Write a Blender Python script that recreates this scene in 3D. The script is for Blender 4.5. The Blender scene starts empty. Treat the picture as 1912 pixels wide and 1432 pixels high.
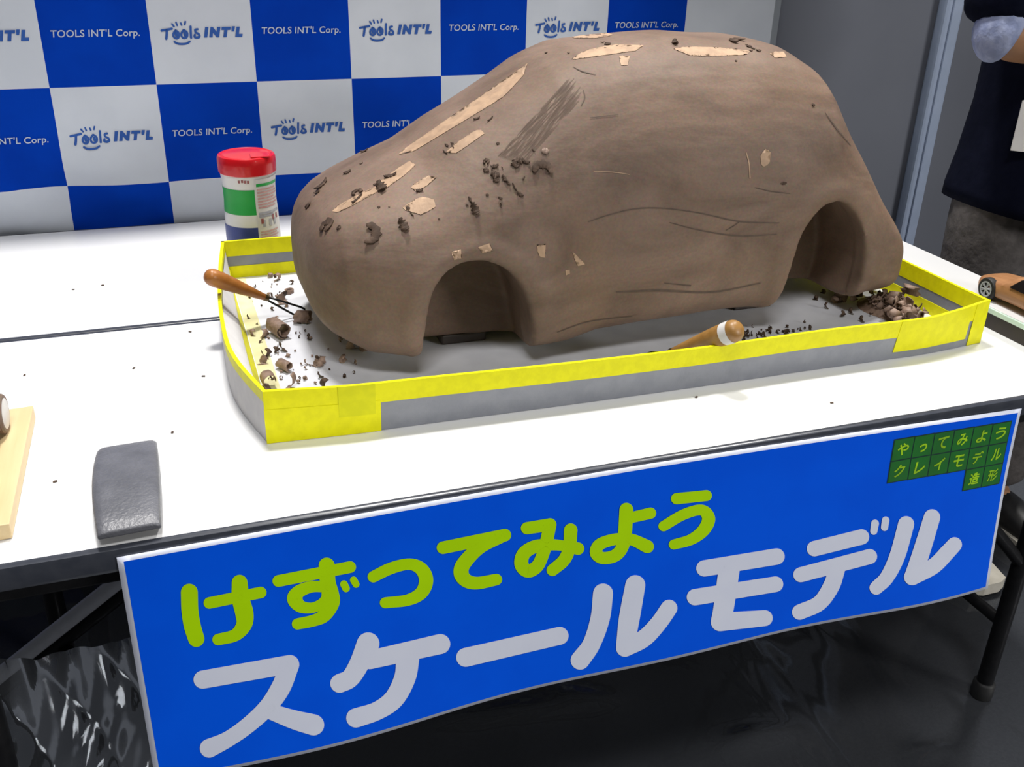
import bpy, bmesh, math, random
import numpy as np
from mathutils import Vector, Matrix, Euler
from mathutils.bvhtree import BVHTree

random.seed(7)
rng = np.random.default_rng(11)
scene = bpy.context.scene
COL = scene.collection
PI = math.pi

# ------------------------------------------------------------------ camera
# measured on a 1912x1432 frame
R = np.array([[0.9426099, -0.33300844, 0.02433031],
              [-0.12572904, -0.42150206, -0.89806916],
              [0.30931989, 0.84346985, -0.43918084]])
FPX = 1848.54
T = 0.70                                   # table top height
CAM = np.array([0.0, -0.9163, T + 0.606])


def B(u, v, x=None, y=None, z=None):
    """point of the plane x=, y= or z= on the sight line of pixel (u, v)"""
    d = R.T @ np.array([(u - 956) / FPX, (v - 716) / FPX, 1.0])
    for i, q in enumerate((x, y, z)):
        if q is not None:
            return CAM + d * (q - CAM[i]) / d[i]


def ray(u, v):
    d = R.T @ np.array([(u - 956) / FPX, (v - 716) / FPX, 1.0])
    return Vector(CAM), Vector(d).normalized()


cd = bpy.data.cameras.new('camera')
cam = bpy.data.objects.new('camera', cd)
COL.objects.link(cam)
cd.sensor_width = 36.0
cd.lens = FPX / 1912 * 36.0
cd.clip_start = 0.01
M = Matrix.Identity(4)
for r in range(3):
    M[r][0] = R[0][r]
    M[r][1] = -R[1][r]
    M[r][2] = -R[2][r]
    M[r][3] = CAM[r]
cam.matrix_world = M
scene.camera = cam


# --------------------------------------------------------------- materials
def lin(c):
    return tuple(((x / 255) / 12.92 if x / 255 <= .04045 else ((x / 255 + .055) / 1.055) ** 2.4) for x in c)


def mat(name, rgb, rough=.5, metal=0., spec=.5, noise=None, bump=None, coat=0., trans=0., alpha=1.):
    """rgb: linear colour; noise=(scale, rgb2, amount); bump=(scale, strength)"""
    m = bpy.data.materials.new(name)
    m.use_nodes = True
    nt = m.node_tree
    b = nt.nodes['Principled BSDF']
    b.inputs['Base Color'].default_value = (*rgb, 1)
    b.inputs['Roughness'].default_value = rough
    b.inputs['Metallic'].default_value = metal
    b.inputs['Specular IOR Level'].default_value = spec
    b.inputs['Coat Weight'].default_value = coat
    b.inputs['Transmission Weight'].default_value = trans
    b.inputs['Alpha'].default_value = alpha
    tc = nt.nodes.new('ShaderNodeTexCoord')
    if noise:
        sc, rgb2, amt = noise
        n = nt.nodes.new('ShaderNodeTexNoise')
        n.inputs['Scale'].default_value = sc
        n.inputs['Detail'].default_value = 5
        nt.links.new(tc.outputs['Object'], n.inputs['Vector'])
        rp = nt.nodes.new('ShaderNodeValToRGB')
        rp.color_ramp.elements[0].position = .5 - .5 / max(amt, .01) * .2
        rp.color_ramp.elements[1].position = .5 + .5 / max(amt, .01) * .2
        rp.color_ramp.elements[0].color = (*rgb, 1)
        rp.color_ramp.elements[1].color = (*rgb2, 1)
        nt.links.new(n.outputs['Fac'], rp.inputs['Fac'])
        nt.links.new(rp.outputs['Color'], b.inputs['Base Color'])
    if bump:
        n2 = nt.nodes.new('ShaderNodeTexNoise')
        n2.inputs['Scale'].default_value = bump[0]
        n2.inputs['Detail'].default_value = 4
        nt.links.new(tc.outputs['Object'], n2.inputs['Vector'])
        bp = nt.nodes.new('ShaderNodeBump')
        bp.inputs['Strength'].default_value = bump[1]
        bp.inputs['Distance'].default_value = .01
        nt.links.new(n2.outputs['Fac'], bp.inputs['Height'])
        nt.links.new(bp.outputs['Normal'], b.inputs['Normal'])
    return m


def wood(name, c1, c2, scale=8., rough=.45, axis=0):
    m = bpy.data.materials.new(name)
    m.use_nodes = True
    nt = m.node_tree
    b = nt.nodes['Principled BSDF']
    b.inputs['Roughness'].default_value = rough
    tc = nt.nodes.new('ShaderNodeTexCoord')
    mp = nt.nodes.new('ShaderNodeMapping')
    s = [scale * 12] * 3
    s[axis] = scale
    mp.inputs['Scale'].default_value = s
    n = nt.nodes.new('ShaderNodeTexNoise')
    n.inputs['Scale'].default_value = 1.0
    n.inputs['Detail'].default_value = 6
    rp = nt.nodes.new('ShaderNodeValToRGB')
    rp.color_ramp.elements[0].position = .3
    rp.color_ramp.elements[1].position = .7
    rp.color_ramp.elements[0].color = (*c1, 1)
    rp.color_ramp.elements[1].color = (*c2, 1)
    nt.links.new(tc.outputs['Object'], mp.inputs['Vector'])
    nt.links.new(mp.outputs['Vector'], n.inputs['Vector'])
    nt.links.new(n.outputs['Fac'], rp.inputs['Fac'])
    nt.links.new(rp.outputs['Color'], b.inputs['Base Color'])
    return m


def clay_material():
    m = bpy.data.materials.new('modelling_clay')
    m.use_nodes = True
    nt = m.node_tree
    N, L = nt.nodes, nt.links
    b = N['Principled BSDF']
    b.inputs['Roughness'].default_value = .62
    b.inputs['Specular IOR Level'].default_value = .35
    tc = N.new('ShaderNodeTexCoord')
    n1 = N.new('ShaderNodeTexNoise')
    n1.inputs['Scale'].default_value = 6.
    n1.inputs['Detail'].default_value = 6
    n1.inputs['Roughness'].default_value = .62
    n1.inputs['Distortion'].default_value = .8
    mp = N.new('ShaderNodeMapping')
    mp.inputs['Scale'].default_value = (.8, 1.2, 1.8)
    L.new(tc.outputs['Object'], mp.inputs['Vector'])
    L.new(mp.outputs['Vector'], n1.inputs['Vector'])
    rp = N.new('ShaderNodeValToRGB')
    e = rp.color_ramp.elements
    e[0].position = .28
    e[0].color = (.112, .066, .042, 1)
    e[1].position = .74
    e[1].color = (.250, .160, .112, 1)
    k = e.new(.5)
    k.color = (.178, .113, .077, 1)
    L.new(n1.outputs['Fac'], rp.inputs['Fac'])
    n0 = N.new('ShaderNodeTexNoise')
    n0.inputs['Scale'].default_value = 3.2
    n0.inputs['Detail'].default_value = 7
    n0.inputs['Roughness'].default_value = .7
    n0.inputs['Distortion'].default_value = 1.2
    L.new(tc.outputs['Object'], n0.inputs['Vector'])
    r0 = N.new('ShaderNodeValToRGB')
    r0.color_ramp.elements[0].position = .45
    r0.color_ramp.elements[0].color = (0, 0, 0, 1)
    r0.color_ramp.elements[1].position = .62
    r0.color_ramp.elements[1].color = (.38, .38, .38, 1)
    L.new(n0.outputs['Fac'], r0.inputs['Fac'])
    m0 = N.new('ShaderNodeMix')
    m0.data_type = 'RGBA'
    L.new(r0.outputs['Color'], m0.inputs[0])
    L.new(rp.outputs['Color'], m0.inputs[6])
    m0.inputs[7].default_value = (.225, .130, .070, 1)
    n2 = N.new('ShaderNodeTexNoise')
    n2.inputs['Scale'].default_value = 260.
    n2.inputs['Detail'].default_value = 3
    L.new(tc.outputs['Object'], n2.inputs['Vector'])
    mx = N.new('ShaderNodeMix')
    mx.data_type = 'RGBA'
    mx.blend_type = 'OVERLAY'
    mx.inputs[0].default_value = .28
    L.new(m0.outputs[2], mx.inputs[6])
    L.new(n2.outputs['Color'], mx.inputs[7])
    hs = N.new('ShaderNodeHueSaturation')
    hs.inputs['Saturation'].default_value = .9
    L.new(mx.outputs[2], hs.inputs['Color'])
    L.new(hs.outputs['Color'], b.inputs['Base Color'])
    n3 = N.new('ShaderNodeTexNoise')
    n3.inputs['Scale'].default_value = 14.
    n3.inputs['Detail'].default_value = 8
    L.new(mp.outputs['Vector'], n3.inputs['Vector'])
    bp = N.new('ShaderNodeBump')
    bp.inputs['Strength'].default_value = .22
    bp.inputs['Distance'].default_value = .012
    L.new(n3.outputs['Fac'], bp.inputs['Height'])
    L.new(bp.outputs['Normal'], b.inputs['Normal'])
    return m


def film_material():
    """clear plastic film: mostly see-through with sharp glints on the wrinkles"""
    m = bpy.data.materials.new('clear_plastic_film')
    m.use_nodes = True
    nt = m.node_tree
    N, L = nt.nodes, nt.links
    N.remove(N['Principled BSDF'])
    out = N['Material Output']
    tr = N.new('ShaderNodeBsdfTransparent')
    tr.inputs['Color'].default_value = (.93, .94, .95, 1)
    gl = N.new('ShaderNodeBsdfGlossy')
    gl.inputs['Roughness'].default_value = .07
    gl.inputs['Color'].default_value = (.8, .83, .87, 1)
    fr = N.new('ShaderNodeFresnel')
    fr.inputs['IOR'].default_value = 1.5
    mx = N.new('ShaderNodeMixShader')
    tc = N.new('ShaderNodeTexCoord')
    n = N.new('ShaderNodeTexNoise')
    n.inputs['Scale'].default_value = 5.
    n.inputs['Detail'].default_value = 2
    n.inputs['Distortion'].default_value = .8
    mp = N.new('ShaderNodeMapping')
    mp.inputs['Rotation'].default_value = (0, 0, .6)
    mp.inputs['Scale'].default_value = (1.6, .5, 1)
    L.new(tc.outputs['Object'], mp.inputs['Vector'])
    L.new(mp.outputs['Vector'], n.inputs['Vector'])
    bp = N.new('ShaderNodeBump')
    bp.inputs['Strength'].default_value = .25
    bp.inputs['Distance'].default_value = .02
    L.new(n.outputs['Fac'], bp.inputs['Height'])
    L.new(bp.outputs['Normal'], gl.inputs['Normal'])
    L.new(bp.outputs['Normal'], fr.inputs['Normal'])
    L.new(fr.outputs['Fac'], mx.inputs['Fac'])
    L.new(tr.outputs['BSDF'], mx.inputs[1])
    L.new(gl.outputs['BSDF'], mx.inputs[2])
    df = N.new('ShaderNodeBsdfDiffuse')
    df.inputs['Color'].default_value = (.62, .66, .74, 1)
    m2 = N.new('ShaderNodeMixShader')
    m2.inputs['Fac'].default_value = .05
    L.new(mx.outputs['Shader'], m2.inputs[1])
    L.new(df.outputs['BSDF'], m2.inputs[2])
    L.new(m2.outputs['Shader'], out.inputs['Surface'])
    return m


MT = dict(
    clay=clay_material(),
    pale=mat('pale_filler_clay', (.47, .31, .195), .65, noise=(60, (.38, .25, .16), 1.), bump=(120, .1)),
    chip=mat('dark_clay_chip', (.050, .031, .021), .7, spec=.2, noise=(140, (.10, .064, .045), 1.), bump=(200, .2)),
    curl=mat('clay_shaving', (.20, .13, .095), .6, noise=(90, (.28, .19, .145), 1.), bump=(200, .2)),
    rake=mat('raked_clay', (.135, .088, .060), .75, noise=(90, (.11, .07, .05), 1.)),
    scratch=mat('scored_and_shaded_clay', (.105, .070, .052), .75, noise=(90, (.08, .055, .04), 1.)),  # scored lines, and the shade painted along the rear crease
    table=mat('white_laminate', (.80, .80, .80), .32, noise=(5, (.77, .775, .78), 1.)),
    edge=mat('dark_edge_band', (.040, .045, .060), .28, noise=(60, (.05, .055, .07), 1.)),
    steel=mat('black_painted_steel', (.006, .006, .007), .45, spec=.25, noise=(60, (.009, .009, .01), 1.)),
    yellow=mat('yellow_tape', (.78, .75, .0), .5, spec=.25, noise=(70, (.72, .69, .0), 1.), bump=(220, .06)),
    yellow2=mat('doubled_yellow_tape', (.68, .67, .0), .5, spec=.25, noise=(70, (.62, .62, .0), 1.)),
    grey=mat('grey_tape', (.235, .245, .275), .42, noise=(40, (.21, .22, .25), 1.), bump=(200, .06)),
    card=mat('pale_grey_card', (.58, .57, .57), .7, noise=(40, (.54, .53, .54), 1.)),
    trayw=mat('white_tray_board', (.70, .71, .76), .5, noise=(18, (.64, .65, .70), 1.)),
    cream=mat('cream_tape', (.72, .68, .42), .5, noise=(40, (.68, .64, .36), 1.)),
    blue=mat('backdrop_blue', (.0, .032, .33), .85, spec=.06, noise=(8, (.0, .038, .37), 1.)),
    white=mat('backdrop_white', (.52, .555, .62), .8, noise=(6, (.48, .515, .58), 1.)),
    ink=mat('backdrop_ink_blue', (.012, .070, .30), .8, noise=(30, (.015, .08, .33), 1.)),
    print_=mat('backdrop_print_white', (.42, .48, .60), .8, noise=(30, (.38, .44, .56), 1.)),
    bblue=mat('banner_blue', (.000, .115, .95), .5, spec=.1, noise=(9, (.0, .105, .90), 1.)),
    bwhite=mat('banner_white', (.80, .84, .98), .5, spec=.3, noise=(20, (.78, .82, .97), 1.)),
    bgreen=mat('banner_lime', (.50, .86, .0), .5, spec=.2, noise=(20, (.48, .82, .0), 1.)),
    dgreen=mat('banner_dark_green', (.010, .17, .020), .45, noise=(25, (.012, .145, .02), 1.)),
    bline=mat('banner_black_green_line', (.003, .03, .03), .5, noise=(25, (.004, .035, .03), 1.)),
    yg=mat('banner_yellow_green', (.42, .75, .01), .45, noise=(25, (.28, .52, .01), 1.)),
    red=mat('red_plastic', (.62, .006, .012), .28, noise=(30, (.58, .006, .012), 1.), coat=.3),
    plastic=mat('white_plastic', (.74, .73, .72), .35, noise=(30, (.71, .7, .7), 1.)),
    cgreen=mat('green_print', (.008, .36, .055), .4, noise=(30, (.008, .33, .05), 1.)),
    cblue=mat('navy_print', (.022, .045, .25), .4, noise=(30, (.02, .04, .22), 1.)),
    paper=mat('label_paper', (.66, .64, .63), .5, noise=(80, (.62, .6, .6), 1.)),
    pink=mat('label_red_print', (.58, .36, .34), .5, noise=(200, (.48, .25, .24), 1.)),
    greyp=mat('label_grey_print', (.30, .30, .36), .5, noise=(200, (.4, .4, .45), 1.)),
    maroon=mat('label_maroon_print', (.26, .07, .07), .5, noise=(200, (.3, .1, .1), 1.)),
    handle=wood('orange_brown_wood', (.30, .105, .018), (.40, .155, .035), 10, .38),
    handle2=wood('tan_wood', (.27, .135, .032), (.36, .19, .055), 10, .42),
    iron=mat('black_iron_wire', (.014, .014, .016), .35, metal=.6, noise=(90, (.02, .02, .02), 1.)),
    ferrule=mat('dull_brass', (.16, .11, .045), .4, metal=.7, noise=(90, (.12, .09, .04), 1.)),
    block=mat('charcoal_block', (.095, .098, .112), .38, noise=(30, (.125, .128, .145), .8), bump=(260, .15)),
    pine=wood('pale_board_wood', (.62, .46, .24), (.70, .55, .31), 6, .5, axis=1),
    carwood=wood('orange_toy_wood', (.34, .155, .062), (.44, .215, .095), 14, .42),
    tyre=mat('black_rubber', (.008, .008, .009), .6, noise=(60, (.012, .012, .012), 1.)),
    rim=mat('silver_plastic', (.50, .52, .54), .35, metal=.3, noise=(60, (.45, .47, .5), 1.)),
    hub=mat('white_wheel_disc', (.62, .60, .57), .4, noise=(60, (.56, .54, .52), 1.)),
    window=mat('black_window', (.006, .006, .008), .2, noise=(60, (.008, .008, .01), 1.)),
    acryl=mat('frosted_acrylic', (.62, .78, .70), .15, noise=(20, (.58, .74, .66), 1.)),
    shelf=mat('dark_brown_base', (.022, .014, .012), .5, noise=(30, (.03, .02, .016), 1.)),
    wall=mat('grey_panel', (.145, .155, .186), .8, noise=(3, (.135, .145, .176), 1.)),
    post=mat('blue_grey_aluminium', (.36, .43, .58), .5, noise=(20, (.33, .40, .54), 1.)),
    alu=mat('silver_aluminium', (.34, .37, .41), .4, metal=.2, noise=(20, (.31, .34, .38), 1.)),
    carpet=mat('dark_carpet', (.014, .015, .019), .95, spec=.1, noise=(160, (.022, .024, .028), 1.), bump=(400, .3)),
    film=film_material(),
    skin=mat('skin', (.30, .15, .075), .5, noise=(30, (.33, .17, .09), 1.)),
    hair=mat('black_hair', (.012, .010, .010), .5, noise=(80, (.02, .016, .014), 1.)),
    navy=mat('navy_cloth', (.002, .003, .010), .95, spec=.08, noise=(40, (.003, .004, .012), 1.), bump=(60, .2)),
    shirt=mat('pale_blue_cloth', (.30, .34, .50), .85, noise=(60, (.22, .26, .42), .9), bump=(50, .4)),
    trousers=mat('grey_brown_cloth', (.085, .075, .072), .9, noise=(50, (.06, .053, .05), .9), bump=(40, .4)),
    shoe=mat('black_shoe_leather', (.010, .010, .011), .45, noise=(60, (.014, .014, .014), 1.)),
    sole=mat('white_shoe_sole', (.55, .52, .45), .6, noise=(60, (.5, .47, .4), 1.)),
    eye=mat('eye_white', (.7, .7, .68), .3, noise=(60, (.66, .66, .64), 1.)),
    lip=mat('lips', (.30, .11, .09), .5, noise=(60, (.33, .12, .1), 1.)),
    lit_bar=mat('pale_lit_bar', (.75, .75, .78), .4, noise=(60, (.70, .70, .73), 1.)),  # brace under the table, its lit look put into the pale colour
)


# ----------------------------------------------------------------- helpers
def tag(o, label=None, cat=None, group=None, kind=None):
    if label:
        o['label'] = label
    if cat:
        o['category'] = cat
    if group:
        o['group'] = group
    if kind:
        o['kind'] = kind
    return o


def thing(name, label, cat, loc=(0, 0, 0), group=None):
    o = bpy.data.objects.new(name, None)
    COL.objects.link(o)
    o.empty_display_size = .02
    o.location = loc
    return tag(o, label, cat, group)


def wloc(o):
    p = Vector((0, 0, 0))
    while o is not None:
        p += o.location
        o = o.parent
    return p


class MB:
    """collects shapes in world coordinates; build() links ONE mesh object"""

    def __init__(s):
        s.v, s.f, s.mi = [], [], []
        s.cur = 0

    def add(s, vs, fs):
        k = len(s.v)
        s.v += [tuple(p) for p in vs]
        for f in fs:
            s.f.append(tuple(k + i for i in f))
            s.mi.append(s.cur)
        return s

    def box(s, a, b, bev=0., seg=2, rot=None, ctr=None):
        bm = bmesh.new()
        bmesh.ops.create_cube(bm, size=1)
        a, b = Vector(a), Vector(b)
        c, d = (a + b) / 2, b - a
        for v in bm.verts:
            v.co = Vector((v.co.x * d.x, v.co.y * d.y, v.co.z * d.z))
        if bev > 0:
            bmesh.ops.bevel(bm, geom=list(bm.edges), offset=min(bev, min(map(abs, d)) * .49), segments=seg, profile=.5, affect='EDGES')
        mrot = rot.to_matrix() if rot else Matrix.Identity(3)
        s.add([mrot @ v.co + c for v in bm.verts], [[q.index for q in f.verts] for f in bm.faces] if not bm.verts.index_update() else [])
        bm.free()
        return s

    def tube(s, pts, rad, n=10, cap=True, flat=None):
        pts = [Vector(p) for p in pts]
        rads = rad if isinstance(rad, (list, tuple)) else [rad] * len(pts)
        prev = None
        rings = []
        for i, p in enumerate(pts):
            t = (pts[min(i + 1, len(pts) - 1)] - pts[max(i - 1, 0)]).normalized()
            if prev is None:
                u = t.cross(Vector((0, 0, 1)))
                if u.length < .05:
                    u = t.cross(Vector((0, 1, 0)))
                u.normalize()
            else:
                u = (prev - t * prev.dot(t)).normalized()
            prev = u
            w = t.cross(u)
            rings.append([p + (u * math.cos(2 * PI * k / n) + w * math.sin(2 * PI * k / n)) * rads[i] for k in range(n)])
        vs = [q for r_ in rings for q in r_]
        fs = []
        for i in range(len(pts) - 1):
            for k in range(n):
                fs.append((i * n + k, i * n + (k + 1) % n, (i + 1) * n + (k + 1) % n, (i + 1) * n + k))
        if cap:
            fs.append(tuple(reversed(range(n))))
            fs.append(tuple((len(pts) - 1) * n + k for k in range(n)))
        return s.add(vs, fs)

    def lathe(s, prof, ctr, axis=(0, 0, 1), n=40, a0=0., a1=2 * PI, cap=True, xdir=None):
        """prof: list of (radius, height)"""
        ax = Vector(axis).normalized()
        u = Vector(xdir) if xdir else (Vector((1, 0, 0)) if abs(ax.x) < .9 else Vector((0, 1, 0)))
        u = (u - ax * u.dot(ax)).normalized()
        w = ax.cross(u)
        c = Vector(ctr)
        full = abs(a1 - a0 - 2 * PI) < 1e-6
        m = n if full else n + 1
        vs = [c + ax * h + (u * math.cos(a0 + (a1 - a0) * k / n) + w * math.sin(a0 + (a1 - a0) * k / n)) * r_ for r_, h in prof for k in range(m)]
        fs = []
        for i in range(len(prof) - 1):
            for k in range(n):
                fs.append((i * m + k, i * m + (k + 1) % m, (i + 1) * m + (k + 1) % m, (i + 1) * m + k))
        if cap and full:
            fs.append(tuple(reversed(range(m))))
            fs.append(tuple((len(prof) - 1) * m + k for k in range(m)))
        return s.add(vs, fs)

    def build(s, name, m, parent=None, smooth=False, angle=None):
        me = bpy.data.meshes.new(name)
        off = wloc(parent) if parent else Vector((0, 0, 0))
        me.from_pydata([tuple(Vector(p) - off) for p in s.v], [], s.f)
        ms = m if isinstance(m, (list, tuple)) else [m]
        for q in ms:
            me.materials.append(q)
        if len(ms) > 1:
            me.polygons.foreach_set('material_index', s.mi)
        if smooth or angle:
            me.polygons.foreach_set('use_smooth', [True] * len(me.polygons))
        me.update()
        bm = bmesh.new()
        bm.from_mesh(me)
        bmesh.ops.remove_doubles(bm, verts=bm.verts, dist=1e-6)
        if getattr(s, 'fixn', True):
            bmesh.ops.recalc_face_normals(bm, faces=bm.faces)
        bm.to_mesh(me)
        bm.free()
        if angle:
            me.set_sharp_from_angle(angle=angle)
        o = bpy.data.objects.new(name, me)
        COL.objects.link(o)
        if parent:
            o.parent = parent
        return o


def structure(o):
    o['kind'] = 'structure'
    return o


def spline(pts, n):
    """Catmull-Rom through rows of pts, n samples per span"""
    P_ = np.array(pts, float)
    P_ = np.vstack([2 * P_[0] - P_[1], P_, 2 * P_[-1] - P_[-2]])
    out = []
    for i in range(1, len(P_) - 2):
        a, b, c, d = P_[i - 1], P_[i], P_[i + 1], P_[i + 2]
        for t in np.linspace(0, 1, n, endpoint=False):
            out.append(.5 * ((2 * b) + (-a + c) * t + (2 * a - 5 * b + 4 * c - d) * t * t + (-a + 3 * b - 3 * c + d) * t ** 3))
    out.append(P_[-2])
    return np.array(out)


def stroke_shapes(pts, smooth=True, step=8):
    """pts: (x, y, width) rows in 2D -> list of (verts2d, faces) : ribbon with round ends"""
    q = spline(pts, step) if (smooth and len(pts) > 2) else np.array(pts, float)
    if len(q) == 2:
        q = np.array([q[0] + (q[1] - q[0]) * t for t in np.linspace(0, 1, 6)])
    xy, w = q[:, :2], q[:, 2] / 2
    tg = np.gradient(xy, axis=0)
    tg /= np.linalg.norm(tg, axis=1)[:, None] + 1e-12
    nm = np.stack([-tg[:, 1], tg[:, 0]], 1)
    L_, R_ = xy + nm * w[:, None], xy - nm * w[:, None]
    vs, fs = [], []
    for a, b in zip(L_, R_):
        vs += [a, b]
    for i in range(len(xy) - 1):
        fs.append((2 * i, 2 * i + 1, 2 * i + 3, 2 * i + 2))
    for end, sg in ((0, -1), (len(xy) - 1, 1)):
        k = len(vs)
        c = xy[end]
        th0 = math.atan2(nm[end][1], nm[end][0])
        pts_ = [c + w[end] * np.array([math.cos(th0 - sg * PI * t), math.sin(th0 - sg * PI * t)]) for t in np.linspace(0, 1, 13)]
        vs += [c] + pts_
        for j in range(12):
            fs.append((k, k + 1 + j, k + 2 + j))
    return vs, fs


def text_mesh(txt, size, shear=0., offset=0., spacing=1.):
    """2D verts and faces of a line of type, lower left at the origin"""
    cu = bpy.data.curves.new('type', 'FONT')
    cu.body = txt
    cu.size = size
    cu.shear = shear
    cu.offset = offset
    cu.space_character = spacing
    cu.resolution_u = 4
    o = bpy.data.objects.new('type', cu)
    COL.objects.link(o)
    bpy.context.view_layer.update()
    me = bpy.data.meshes.new_from_object(o.evaluated_get(bpy.context.evaluated_depsgraph_get()))
    vs = [(v.co.x, v.co.y) for v in me.vertices]
    fs = [tuple(p.vertices) for p in me.polygons]
    bpy.data.objects.remove(o)
    bpy.data.curves.remove(cu)
    bpy.data.meshes.remove(me)
    return np.array(vs) if vs else np.zeros((0, 2)), fs


def fit_text(txt, x0, y0, x1, y1, shear=0., offset=0., spacing=1.):
    v, f = text_mesh(txt, 1., shear, offset, spacing)
    if len(v) == 0:
        return [], []
    mn, mx = v.min(0), v.max(0)
    v = (v - mn) / (mx - mn)
    return [(x0 + a * (x1 - x0), y0 + b * (y1 - y0)) for a, b in v], f


# ------------------------------------------------------------- the setting
m = MB()
m.box((-4, -3.0, -.1), (5, 1.36, 0))
structure(m.build('floor', MT['carpet']))
WY = 1.26
m = MB()
m.box((-4, WY, 0), (5, WY + .05, 1.75))
structure(m.build('wall_back', MT['wall']))
m = MB()
m.box((1.925, WY - .035, 0), (1.982, WY + .0, 1.77), .008)
m.box((1.945, WY - .040, 0), (1.951, WY - .03, 1.75))
structure(m.build('trim_1', MT['post']))
m = MB()
m.box((1.384, 1.175, 0), (1.406, 1.20, 1.77), .005)
structure(m.build('trim_2', MT['alu']))

FEET = [(1.315, .10), (1.315, .54), (-.255, .06), (-.25, .545), (1.315, .68), (1.315, 1.08), (-.27, .68), (-.27, 1.08), (1.55, .47), (1.76, .47), (-.285, .30)]
# clear film lying on the floor
RIDGES = [(tuple(B(*a, z=0)[:2]), tuple(B(*b, z=0)[:2]), h, w) for a, b, h, w in (
    ((1365, 1392), (1515, 1362), .016, .020), ((820, 1352), (1240, 1298), .008, .020), ((1310, 1150), (1500, 1270), .010, .022), ((1440, 1120), (1620, 1260), .008, .022),
    ((1700, 1412), (1790, 1395), .010, .016), ((200, 1350), (330, 1420), .012, .018), ((120, 1370), (170, 1430), .012, .014), ((1010, 1290), (1180, 1330), .007, .018))]
nx, ny = 210, 130
m = MB()
vs, fs = [], []
xs, ys = np.linspace(-1.6, 2.4, nx), np.linspace(-.9, 1.1, ny)
ph = rng.uniform(0, 6.28, 12)
for j, y in enumerate(ys):
    for i, x in enumerate(xs):
        z = .0015
        for k in range(6):
            a = k * 1.1 + .4
            fq = 9 + 6 * k
            z += min(1., min(math.hypot(x - a_, y - b_) for a_, b_ in FEET) / .25) ** 1.5 * .0030 / (1 + .5 * k) * abs(math.sin(.5 * fq * (x * math.cos(a) + y * math.sin(a)) + ph[k] + 1.5 * math.sin(3 * x + ph[k + 6]))) ** 2
        for (ax_, ay_), (bx_, by_), hh, ww in RIDGES:
            ex_, ey_ = bx_ - ax_, by_ - ay_
            tt = max(0., min(1., ((x - ax_) * ex_ + (y - ay_) * ey_) / (ex_ * ex_ + ey_ * ey_)))
            dd = math.hypot(x - ax_ - tt * ex_, y - ay_ - tt * ey_)
            z += min(1., min(math.hypot(x - a_, y - b_) for a_, b_ in FEET) / .2) ** 2 * hh * math.exp(-(dd / ww) ** 2) * math.sin(PI * min(1, .15 + tt))
        vs.append((x, y, z))
for j in range(ny - 1):
    for i in range(nx - 1):
        fs.append((j * nx + i, j * nx + i + 1, (j + 1) * nx + i + 1, (j + 1) * nx + i))
m.add(vs, fs)
film = m.build('plastic_sheet', MT['film'], smooth=True)
m = MB()
vs, fs = [], []
hx, hz = 110, 44
for j in range(hz + 1):
    for i in range(hx + 1):
        x = -.46 + .40 * i / hx
        q = j / hz
        z = .022 + (.47 - .06 * math.sin(5 * x)) * (1 - q) - .03 * math.sin(PI * i / hx) * (1 - q)
        y = .085 + .10 * q ** 2 + .009 * math.sin(x * 38 + 3 * q) * (.35 + q) + .007 * abs(math.sin(x * 47 - 7 * q)) + .0035 * abs(math.sin(x * 110 + 13 * q)) + .003 * math.sin(13 * q + 12 * x)
        vs.append((x - .05 * q + .02 * math.sin(5 * q), y, max(z, .020)))
for j in range(hz):
    for i in range(hx):
        fs.append((j * (hx + 1) + i, j * (hx + 1) + i + 1, (j + 1) * (hx + 1) + i + 1, (j + 1) * (hx + 1) + i))
m.add(vs, fs)
tag(m.build('plastic_sheet', MT['film'], smooth=True), 'clear plastic film bunched up in folds under the left end of the tables', 'plastic sheet')
tag(film, 'clear wrinkled plastic film spread over the dark floor under the tables', 'plastic sheet')


# ------------------------------------------------------------------ tables
def slab_ring(m, x0, x1, y0, y1, z0, z1, w, r=.006):
    """edge band around a table top: four overlapping-free bars with rounded outer edge"""
    prof = [(w, z1), (.004, z1), (.001, z1 - .002), (0, z1 - .006), (0, z0 + .006), (.002, z0 + .001), (.006, z0), (w, z0)]
    cs = [(x0, y0, 1, 1), (x1, y0, -1, 1), (x1, y1, -1, -1), (x0, y1, 1, -1)]
    rings = [[(cx + sx * d, cy + sy * d, z) for d, z in prof] for cx, cy, sx, sy in cs]
    k = len(prof)
    vs = [p for r_ in rings for p in r_]
    fs = []
    for i in range(4):
        for j in range(k):
            fs.append((i * k + j, ((i + 1) % 4) * k + j, ((i + 1) % 4) * k + (j + 1) % k, i * k + (j + 1) % k))
    m.add(vs, fs)


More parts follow.
